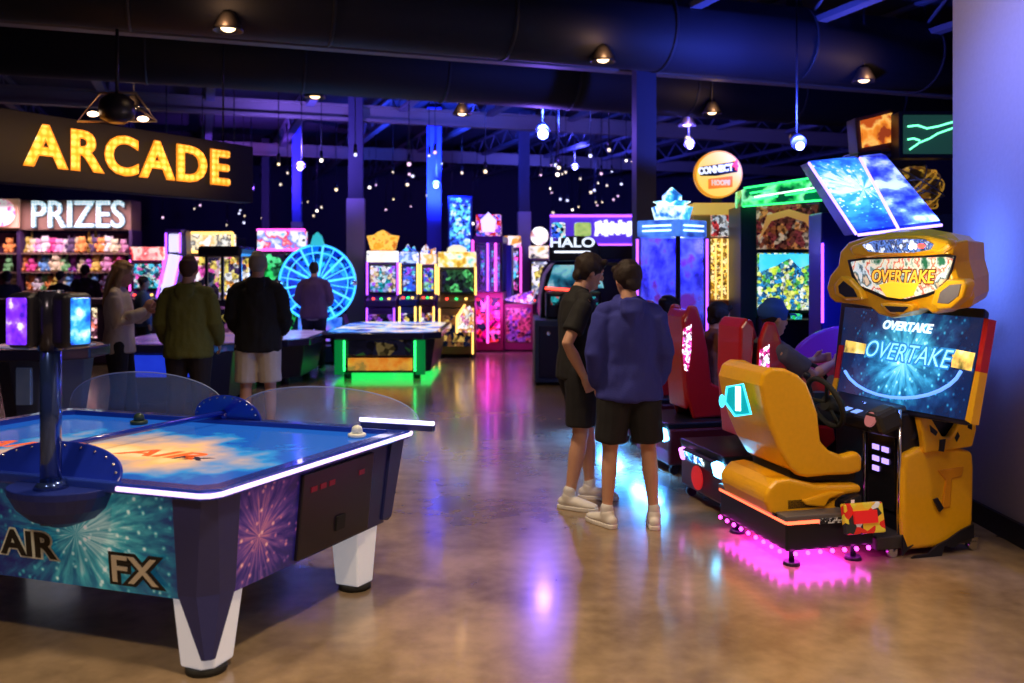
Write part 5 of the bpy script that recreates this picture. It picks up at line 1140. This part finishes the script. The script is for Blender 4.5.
SC.box('base', mat('console_red', (.25, .03, .08), .35), 504, 533, 304, 900, 0, .9); SC.poly('slanted_deck', cell('deck_art', [(.5, .5, .9), PU, W_, (.8, .3, .3)], 6, .9, 2), [(504, 300), (531, 304), (535, 290), (512, 296)], -.02, .5); SC.box('front_panel', cell('sc_low', [(.4, .05, .1), (.2, .05, .3), (.5, .15, .2)], 4, .5, 5), 506, 531, 308, 342, -.02, .01); SC.box('side_tower', blue_cab, 503, 509, 244, 304, .5, .9)
light('AREA', 'floor_wash', (0, -.3, .9), (.75, .1, 1), 40, (1.4, .6), rot=(R(60), 0, 0), parent=CL.t).data.energy = 18
# warm machines behind the column
slim('arcade_cabinet', 'warm white and pink lit cabinet glimpsed behind the violet claw machine', 504, 521, 20.1, (236, 247), cell('mq_h', [OR, W_, PK, (1, .8, .6)], 6, 1.5, 3), (251, 290), cell('sc_h', [CY, W_, (.4, .5, .9), PK, DK], 4, 1.2, 3), cell('lo_h', [RD, DK], 5, .6, 3), body=purp_cab, edge=pink_g)
NM = slim('arcade_cabinet', 'cabinet with a round cream sign, between the slim column and the black domed cabinet', 529, 550, 20.2, (246, 258), cell('mq_i', [(1, .9, .7), OR, W_], 6, 1.5, 6), (262, 294), cell('sc_i', [W_, (.8, .85, 1), YE, (.3, .4, .6)], 4, 1.2, 6), cell('lo_i', [OR, DK, W_], 5, .6, 3), body=purp_cab)
MB().cyl((0, -.03, NM.Z(236)), (0, .08, NM.Z(236)), 9 * NM.k, seg=28).build('round_sign', art('round_i', [(1, .85, .5), W_, (.4, .15, .1)], 4, 1.4, 'noise', 2, contrast=2), NM.t)
# black domed cabinet
HL = Mach('arcade_cabinet', 'large black domed shooting cabinet with white lettering and a cyan-lit screen', 'arcade machine', 575, 13.4)
HL.poly('shell', black, [(540, 320), (541, 296), (546, 275), (555, 262), (600, 262), (636, 262), (640, 320)], .1, 1.6, .05)
HL.poly('marquee', mat('marquee_black', (.01, .01, .015), .3), [(549, 261), (549, 247), (556, 240), (568, 236), (583, 236), (594, 240), (600, 247), (600, 261)], -.05, .25, .02)
HL.txt('HALO', mat('letter_pale', (.7, .75, .8), .4, emit=(.75, .85, 1), es=1.2), 572, 243, .20, -.07, 1.25, off=.004, nm='sign_letters'); HL.box('white_bar', glow('bar_white', (.8, .85, 1), 1.5), 554, 590, 251, 253, -.07, -.04, 0)
HL.poly('screen', art('halo_screen', [DK, (.0, .02, .06), (.02, .25, .4), (.3, .8, .9), (.3, .05, .1)], 3.5, .6, 'noise', 4, contrast=1.6), [(547, 288), (554, 265), (598, 265), (604, 288)], .02, .1)
HL.box('second_screen', dark_cab, 600, 636, 245, 259, .3, .5); HL.bar('red_rim', red_g, (545, 288), (572, 290), .02, -.04)
HL.box('gun_deck', black, 545, 600, 291, 318, -.3, .1, .04); HL.box('deck_glow', cell('deck_cy', [DK, TE, (.5, .1, .1)], 5, .9, 3), 550, 596, 296, 304, -.32, -.29)
for x in (560, 583): MB().cyl((HL.X(x), -.35, HL.Z(300)), (HL.X(x), -.7, HL.Z(294)), .04, .03, seg=10).box((HL.X(x), -.42, HL.Z(306)), (.05, .07, .2)).build('mounted_gun', soot, HL.t)
HL.box('lower_cabinet', mat('slate_blue', (.04, .07, .13), .5), 534, 600, 318, 900, -.45, .9, .02); HL.box('lower_panel', dark_cab, 538, 596, 324, 374, -.47, -.44); MB().cyl((HL.X(547), -.48, HL.Z(331)), (HL.X(547), -.46, HL.Z(331)), .03, seg=12).build('lock', chrome, HL.t)
HL.feet(538, 596)
for x0_, x1_, y0_, y1_, m_ in ((552, 566, 222, 238, cell('hl_card', [CY, BL, W_, DK], 10, 1.2, 3)), (575, 592, 222, 236, art('hl_green', [(.1, .25, .05), (.5, .7, .2), (.05, .1, .05)], 6, .8, 'noise', 3))):
    HL.box('topper_card', m_, x0_, x1_, y0_, y1_, .1, .2, .03)
# violet wall sign
VS = Mach('wall_display', 'wide violet backlit sign with white brush strokes behind the black domed cabinet', 'sign', 595, 21)
VS.box('panel', mat('violet_panel', (.08, .03, .4), .5, emit=(.12, .04, .6), es=.5), 550, 641, 216, 245, 0, .1)
for a, b in (((550, 216), (641, 216)), ((550, 245), (641, 245)), ((641, 216), (641, 245))): VS.bar('neon_edge', purple_g, a, b, .03, -.03)
random.seed(3)
for i in range(15):
    x = 597 + i * 2.9; pts = [(VS.X(x + random.uniform(-1, 1)), -.03, VS.Z(222 + j * 4.2 + random.uniform(-2, 2))) for j in range(4)]
    MB().path(pts, .045, 6).build('brush_stroke', glow('stroke_white', (.75, .75, 1), 1.6), VS.t)
for a in (555, 636): VS.box('leg', black, a - 1, a + 1, 245, 900, .02, .1)
# crystal-topped claw machine, corner forward
BC = Mach('claw_machine', 'blue glass claw machine with violet edges and a crystal-like topper', 'claw machine', 678, 10.4, R(45))
def bz(py): return CAMH - (py - CYP) * 10.4 / FPX
s_ = .56
MB().box((s_ / 2, s_ / 2, .45), (s_, s_, .84)).build('base', blue_cab, BC.t, bevel=.02); MB().box((s_ / 2, s_ / 2, (bz(219) + bz(237)) / 2), (s_ + .04, s_ + .04, bz(219) - bz(237))).build('top_box', art('top_blue', [(.02, .06, .45), (.08, .25, .9), (.02, .05, .35)], 5, .9, 'noise', 2, contrast=1.5), BC.t, bevel=.02)
for x, y in ((0, 0), (s_, 0), (0, s_)): MB().box((x, y, (bz(236) + .86) / 2), (.04, .04, bz(236) - .86)).build('post', dark_cab, BC.t)
for x, y in ((s_, -.03), (-.03, s_)): MB().cyl((x, y, .1), (x, y, bz(238)), .016, seg=8).build('edge_light', purple_g, BC.t)
MB().box((s_ / 2, s_ - .02, (bz(236) + .86) / 2), (s_, .03, bz(236) - .86)).build('back_panel', art('bc_back', [(.01, .01, .12), (.05, .05, .6), (.12, .15, .8), (.2, .03, .3)], 7, .5, 'noise', 4, contrast=1.6), BC.t)
MB().box((s_ - .02, s_ / 2, (bz(236) + .86) / 2), (.03, s_, bz(236) - .86)).build('back_panel', _m['bc_back'], BC.t)
MB().box((s_ / 2, .005, (bz(236) + .86) / 2), (s_, .01, bz(236) - .86)).build('glass', glass, BC.t); MB().box((.005, s_ / 2, (bz(236) + .86) / 2), (.01, s_, bz(236) - .86)).build('glass', glass, BC.t)
for (a, b, c_, d_) in ((.06, -.025, s_ - .06, 0), (0, 0, 0, 0)):
    for zz in (bz(230), bz(225)):
        MB().cyl((.08, -.03, zz), (s_ - .08, -.03, zz), .012, seg=6).build('light_line', glow('pale_blue', (.5, .8, 1), 2.2), BC.t); MB().cyl((-.03, .08, zz), (-.03, s_ - .08, zz), .012, seg=6).build('light_line', _m['pale_blue'], BC.t)
    break
random.seed(8)
for i in range(9):
    x, y = random.uniform(.1, s_ - .1), random.uniform(.1, s_ - .1); r_ = .07
    o = MB().sphere((0, 0, 0), (r_, r_, r_ * .85), 10).build('prize_ball', cell('ball_%d' % (i % 3), [RD, W_, (.9, .1, .2)] if i % 3 else [PK, RD, DK], 12, .7, i), None)
    o.location = BC.t.location + Vector((x * math.cos(R(45)) - y * math.sin(R(45)), x * math.sin(R(45)) + y * math.cos(R(45)), .93)); tag(o, 'red and white prize ball lying inside the crystal-topped claw machine', 'ball', 'prize balls in the crystal-topped claw machine')
mb = MB()
for a_, h_, rr_ in ((0, 0, .0), (1, .0, .1), (2, .0, .1), (3.1, 0, .1), (4.2, 0, .1), (5.3, 0, .1)):
    c_ = Vector((s_ / 2 + rr_ * math.cos(a_), s_ / 2 + rr_ * math.sin(a_), bz(219)))
    H1 = .40 - rr_ * 1.6; mb.cyl(c_, c_ + Vector((math.cos(a_) * rr_ * .3, math.sin(a_) * rr_ * .3, H1 * .75)), .10, .12, seg=6).cyl(c_ + Vector((math.cos(a_) * rr_ * .3, math.sin(a_) * rr_ * .3, H1 * .75)), c_ + Vector((0, 0, H1)), .12, .01, seg=6)
mb.build('crystal_topper', art('crystal', [(.01, .1, .4), (.05, .4, .8), (.7, .95, 1), (.02, .15, .5)], 7, 1.5, 'noise', 3, contrast=2), BC.t)
light('POINT', 'case_light', (s_ / 2, s_ / 2 - .1, bz(245)), (.2, .2, 1), 14, .1, parent=BC.t)
# yellow basketball-drop game with the round sign
CH = Mach('arcade_cabinet', 'yellow game with a big round sign reading CONNECT 4 HOOPS', 'arcade machine', 717, 11.3)
CH.box('side', mat('hoop_yellow', (.7, .36, .04), .4), 693, 711, 214, 900, 0, 1.0); CH.box('cabinet', mat('hoop_orange', (.55, .22, .03), .4), 711, 741, 300, 900, 0, 1.0)
CH.box('back', mat('hoop_back', (.5, .3, .04), .5), 711, 741, 214, 300, .9, 1.0)
CH.box('header', mat('header_yellow', (.9, .6, .1), .4, emit=(1, .6, .1), es=.4), 693, 741, 203, 215, -.03, 1.0); CH.box('score_panel', cell('score_art', [(.85, .85, .8), (.6, .65, .7), (.7, .05, .05), (.9, .9, .85)], 7, .7, 4), 712, 739, 215, 236, -.02, .3)
CH.box('ball_grid', cell('grid_gold', [(1, .75, .15), (.5, .28, .02), (1, .9, .5), (.3, .15, .02)], 13, 1.0, 4), 712, 740, 238, 300, .25, .3)
for i in range(5): CH.bar('grid_post', glow('gold_line', (1, .7, .2), 1.2), (713 + i * 6.3, 238), (713 + i * 6.3, 312), .012, .2)
zc = CH.Z(175); r = 23.5 * CH.k
MB().cyl((0, -.10, zc), (0, .02, zc), r, seg=48).build('round_sign', mat('disc_rim', (.8, .35, .03), .4, emit=(1, .4, .02), es=.5), CH.t)
ds = MB().cyl((0, -.12, zc), (0, -.10, zc), r * .93, seg=48).build('sign_face', mat('disc_yellow', (.95, .6, .1), .4, emit=(1, .62, .10), es=.9), CH.t)
CH.poly('word_backing', black, [(698, 177), (698, 168), (732, 163), (735, 166), (735, 173), (714, 177)], -.14, -.12, par=ds)
CH.txt('CONNECT', mat('cn_white', (.95, .95, .95), .4, emit=(1, 1, 1), es=.9), 713, 170.8, .115, -.15, .76, off=.006, par=ds, nm='sign_letters').rotation_euler = (R(90), R(-7), 0)
CH.txt('4', mat('cn_red', (.9, .05, .05), .4, emit=(1, .05, .03), es=.9), 732, 167, .16, -.155, off=.008, par=ds, nm='sign_letters')
CH.poly('word_backing', mat('cn_orange', (.8, .2, .02), .4, emit=(.9, .2, .02), es=.8), [(706, 190), (706, 180), (730, 177), (730, 188)], -.14, -.12, par=ds)
CH.txt('HOOPS', mat('cn_dark', (.9, .75, .5), .4, emit=(1, .8, .5), es=.5), 718, 184, .085, -.15, .80, off=.006, par=ds, nm='sign_letters')
CH.box('sign_post', black, 712, 722, 196, 204, .0, .1)
# green-marquee ride-in cabinet with the big bright screen
JR = Mach('arcade_cabinet', 'tall cabinet with a green neon marquee and a big bright blue and yellow screen', 'arcade machine', 780, 10.4, R(-3))
JR.box('side_wall', mat('side_green', (.01, .05, .045), .4), 741, 757, 205, 900, 0, .75); JR.box('side_wall', mat('side_blue', (.01, .02, .12), .4), 819, 826, 200, 900, 0, .75); JR.box('back', black, 757, 819, 205, 900, .65, .75)
JR.poly('marquee', art('green_art', [(.0, .05, .02), (.02, .5, .12), (.3, 1, .5), (.0, .1, .04)], 5, 1.0, 'noise', 5, contrast=2.2), [(740, 207), (741, 190), (817, 179), (821, 200)], -.12, .3, .01)
for a, b in (((742, 189), (816, 178)), ((741, 207), (820, 201)), ((750, 201), (775, 197)), ((782, 196), (812, 192)), ((748, 194), (768, 191))): JR.bar('neon_line', green_g, a, b, .010, -.14)
JR.bar('neon_line', glow('pale_green', (.6, 1, .75), 3), (752, 198), (810, 189), .008, -.15)
JR.box('art_panel', cell('dino_art', [(.25, .06, .02), (.55, .2, .06), (.12, .03, .02), (.5, .35, .25), (.2, .03, .03)], 6, .75, 6, warp=2), 757, 819, 204, 249, .05, .12)
JR.poly('art_swirl', mat('swirl', (.7, .35, .1), .5, emit=(.8, .35, .1), es=.4), [(760, 240), (768, 215), (790, 209), (812, 216), (816, 240), (806, 222), (788, 216), (772, 221)], .03, .05)
JR.box('screen_frame', black, 757, 819, 249, 314, .05, .12)
jr_s = JR.box('screen', cell('game_screen', [(.02, .3, .75), (.55, .75, .05), (.85, .9, .2), (.05, .25, .4), (.02, .12, .3), (.9, .95, .8), (.1, .5, .1)], 11, 1.35, 9, warp=1.2), 758.5, 817.5, 253, 310, .02, .06)
JR.poly('screen_sky', art('sky_patch', [(.02, .35, .85), (.05, .6, .9), (.3, .8, .9)], 3, 1.2, 'noise', 2), [(760, 254), (816, 254), (816, 262), (800, 268), (790, 258), (776, 266), (760, 272)], .01, .02, par=jr_s)
JR.box('control_deck', dark_cab, 757, 819, 318, 900, -.3, .4)
for x in (768, 788, 806): JR.box('deck_button', cell('deck_b', [GR, TE, CY], 10, 1.4, 4), x, x + 8, 313, 318, -.25, -.1)
# blue cabinet whose lit headboard leans forward
BT = Mach('arcade_cabinet', 'deep blue cabinet with a huge slanted blue lit headboard in two panels', 'arcade machine', 860, 7.7)
def bt(px, py, Y): p = P(px, py, Y); return (p.x - BT.t.location.x, p.y - BT.t.location.y, p.z)
hb_m = art('head_blue', [(.01, .03, .45), (.02, .12, .85), (.05, .35, .9), (.75, .85, .45), (1, 1, .8)], 3.2, 1.3, 'burst', 6, centre=(BT.X(845), 0, BT.Z(190)), warp=.75)
hb_n = art('head_blue_b', [(.02, .03, .45), (.06, .10, .85), (.2, .3, 1), (.7, .8, 1)], 9, .95, 'noise', 8, contrast=2.2)
for q, m_ in (([(811, 163, 7.9), (859, 158, 7.9), (896, 226, 7.2), (858, 232, 7.2)], hb_m), ([(862, 158, 7.9), (886, 155, 7.9), (941, 221, 7.2), (899, 226, 7.2)], hb_n)):
    MB().prism([bt(*p) for p in q], (0, .10, .03)).build('headboard', m_, BT.t, bevel=.01)
MB().prism([bt(809, 162, 7.92), bt(888, 153, 7.92), bt(945, 224, 7.22), bt(856, 235, 7.22)], (0, .22, .0)).build('headboard_case', blue_cab, BT.t, bevel=.01).location.y += .04
for a, b in (((858, 235, 7.17), (942, 225, 7.17)), ((809, 163, 7.87), (856, 234, 7.17)), ((860, 158, 7.87), (898, 228, 7.17))): MB().cyl(bt(*a), bt(*b), .012, seg=8).build('edge_light', glow('edge_vio', (.4, .25, 1), 3), BT.t)
BT.box('cabinet', mat('deep_blue', (.01, .02, .42), .3), 862, 906, 205, 900, 1.0, 1.4, .02); BT.bar('edge_light', purple_g, (862, 240), (862, 330), .014, .98)
MB().prism([bt(858, 190, 7.75), bt(872, 190, 7.75), bt(872, 205, 7.75), bt(858, 205, 7.75)], (.28, 1.1, -.05)).build('support_arm', black, BT.t)
light('AREA', 'headboard_glow', (0.1, -.9, BT.Z(205)), (.10, .22, 1), 30, (.9, .5), rot=(R(60), 0, 0), parent=BT.t)
# small signs up high beside the wall
GB = Mach('arcade_cabinet', 'tall cabinet with a golden sculpted dome under a dark screen with green traces', 'arcade machine', 925, 9.0)
GB.box('screen_case', black, 899, 958, 111, 158, 0, .2, .01); GB.box('screen', mat('dark_teal', (.01, .03, .03), .3, emit=(.02, .09, .07), es=.4), 903, 955, 115, 154, -.02, .02)
random.seed(6)
for st in (((906, 127), (916, 126), (925, 129), (936, 127), (953, 122)), ((908, 150), (918, 143), (928, 139), (936, 134), (953, 128)), ((906, 140), (912, 139), (918, 141))):
    MB().path([(GB.X(x), -.04, GB.Z(y)) for x, y in st], .010, 6).build('light_trace', glow('trace_green', (.15, 1, .45), 2.2), GB.t)
gold_net = art('gold_net', [(.9, .5, .05), (.25, .10, .01), (.04, .02, .01), (.6, .3, .03)], 9, .35, 'cells', 3, warp=2, rough=.3)
MB().sphere((GB.X(930), .35, GB.Z(187)), (.26, .26, .25), 20).build('dome', gold_net, GB.t)
random.seed(21)
for i in range(11):
    n_ = Vector((random.uniform(-1, 1), random.uniform(-.4, .4), random.uniform(-1, 1))).normalized(); a_ = n_.orthogonal().normalized(); b_ = n_.cross(a_)
    c_ = Vector((GB.X(930), .35, GB.Z(187))) + n_ * random.uniform(-.12, .12)
    MB().path([c_ + (a_ * math.cos(t) + b_ * math.sin(t)) * .275 for t in [j * math.pi / 10 for j in range(21)]], .009, 6).build('dome_wire', mat('gold_rib', (.9, .5, .08), .3, .6, emit=(1, .5, .05), es=.25) if i % 2 else steel, GB.t)
GB.box('cabinet', dark_cab, 902, 958, 214, 900, 0, .7); GB.box('back_spine', dark_cab, 903, 957, 150, 220, .66, .8)
OS = Mach('arcade_cabinet', 'slim dark cabinet carrying an orange lit square sign near the ceiling', 'arcade machine', 876, 9.3)
OS.poly('sign_case', mat('sign_brown', (.10, .03, .02), .5), [(855, 118), (892, 109), (898, 118), (899, 148), (858, 153)], 0, .25, .01)
OS.poly('sign_face', art('orange_art', [(.3, .04, .01), (.9, .25, .02), (1, .5, .1), (.5, .08, .01)], 9, .95, 'noise', 3, contrast=2), [(860, 121), (891, 113), (893, 142), (862, 148)], -.03, .02)
OS.box('pillar', dark_cab, 860, 884, 150, 900, .05, .5)

# ------------------------------------------------------------------ other game tables
def hall_table(lab, px0, px1, yt, yb, top_m, front_m, neon=None, depth=2.2, body=dark_cab, Y=None, name='air_hockey_table', low_m=None):
    Yn = CAMH * FPX / (yb - CYP) if Y is None else Y
    M = Mach(name, lab, 'air hockey table', (px0 + px1) / 2, Yn); w = M.X(px1) - M.X(px0); zt = M.Z(yt); zb = .22
    def rg(i, z): return [(-w / 2 + i, .25 + i, z), (-w / 2 + .25 + i, i, z), (w / 2 - .25 - i, i, z), (w / 2 - i, .25 + i, z), (w / 2 - i, depth - .25 - i, z), (w / 2 - .25 - i, depth - i, z), (-w / 2 + .25 + i, depth - i, z), (-w / 2 + i, depth - .25 - i, z)]
    MB().loft([rg(.18, .10), rg(.10, zt - .1)]).build('body', body, M.t, bevel=.01)
    MB().loft([rg(.0, zt - .1), rg(.0, zt)]).build('rail', mat('table_rail', (.03, .03, .10), .25, coat=.4), M.t, bevel=.015)
    MB().loft([rg(.09, zt), rg(.09, zt + .006)]).build('playfield', top_m, M.t)
    MB().box((0, .10, zt * .68), (w - .85, .05, zt * .32)).build('front_panel', front_m, M.t, bevel=.01)
    if low_m: MB().box((0, .13, zt * .33), (w - .85, .05, zt * .26)).build('lower_panel', low_m, M.t, bevel=.01)
    for s in (-1, 1):
        for y in (.35, depth - .35): MB().cyl((s * (w / 2 - .38), y, 0), (s * (w / 2 - .38), y, .12), .06, seg=12).build('leg', black, M.t)
        if neon:
            MB().cyl((s * (w / 2 - .38), .055, .14), (s * (w / 2 - .38), .055, zt - .12), .016, seg=8).build('neon_tube', neon, M.t)
            MB().box((s * (w / 2 - .30), .10, zt * .48), (.14, .05, zt * .72)).build('corner_panel', mat('corner_green', (.01, .16, .04), .4, emit=(.0, .4, .08), es=.35), M.t)
    return M
GT = hall_table('hockey table with green neon corners and an orange lower panel, alone in the aisle', 318, 440, 333, 381, art('top_multi', [(.02, .05, .3), (.1, .3, .9), (.9, .7, .3), (.3, .5, .9), (.03, .05, .2)], 2.5, .9, 'noise', 3, contrast=2), cell('gt_front', [DK, (.03, .03, .04), DK, DK, (.25, .18, .06), DK, DK, (.03, .12, .03)], 2.2, .4, 7), green_g, 2.8, low_m=art('gt_low', [(.5, .1, .01), (.9, .25, .02), (1, .4, .05), (.4, .25, .05)], 5, .55, 'noise', 4, contrast=2))
light('AREA', 'under_glow', (0, 1.2, .09), (.02, 1, .15), 14, (1.5, 2.2), parent=GT.t)
hall_table('blue-lit hockey table in front of the man in the olive hoodie', 88, 232, 345, 400, art('top_blue2', [(.05, .02, .2), (.2, .1, .5), (.4, .15, .3)], 2.5, .4, 'noise', 3), art('front_blue2', [(.01, .02, .5), (.02, .06, .9), (.01, .03, .6)], 3, .55, 'noise', 3), None, 2.0, Y=10.4)
hall_table('hockey table with green and yellow side art beside the man in white shorts', 226, 306, 340, 388, art('top_vio', [(.1, .03, .3), (.4, .3, .7), (.2, .1, .4)], 2.5, .6, 'noise', 5), cell('front_gy', [(.02, .12, .06), DK, (.35, .3, .05), (.02, .05, .1), DK], 4, .35, 7), None, 2.0, Y=12.7)
hall_table('pale grey-blue hockey table half hidden behind the scoring post', -40, 76, 350, 470, art('top_pale', [(.1, .12, .3), (.25, .3, .5), (.6, .4, .25)], 2.5, .25, 'noise', 6), art('front_pale', [(.07, .10, .22), (.14, .17, .30), (.3, .22, .2)], 2.5, .1, 'noise', 5), None, .9, body=mat('body_pale', (.08, .11, .22), .4), Y=7.6)
#@@PART5
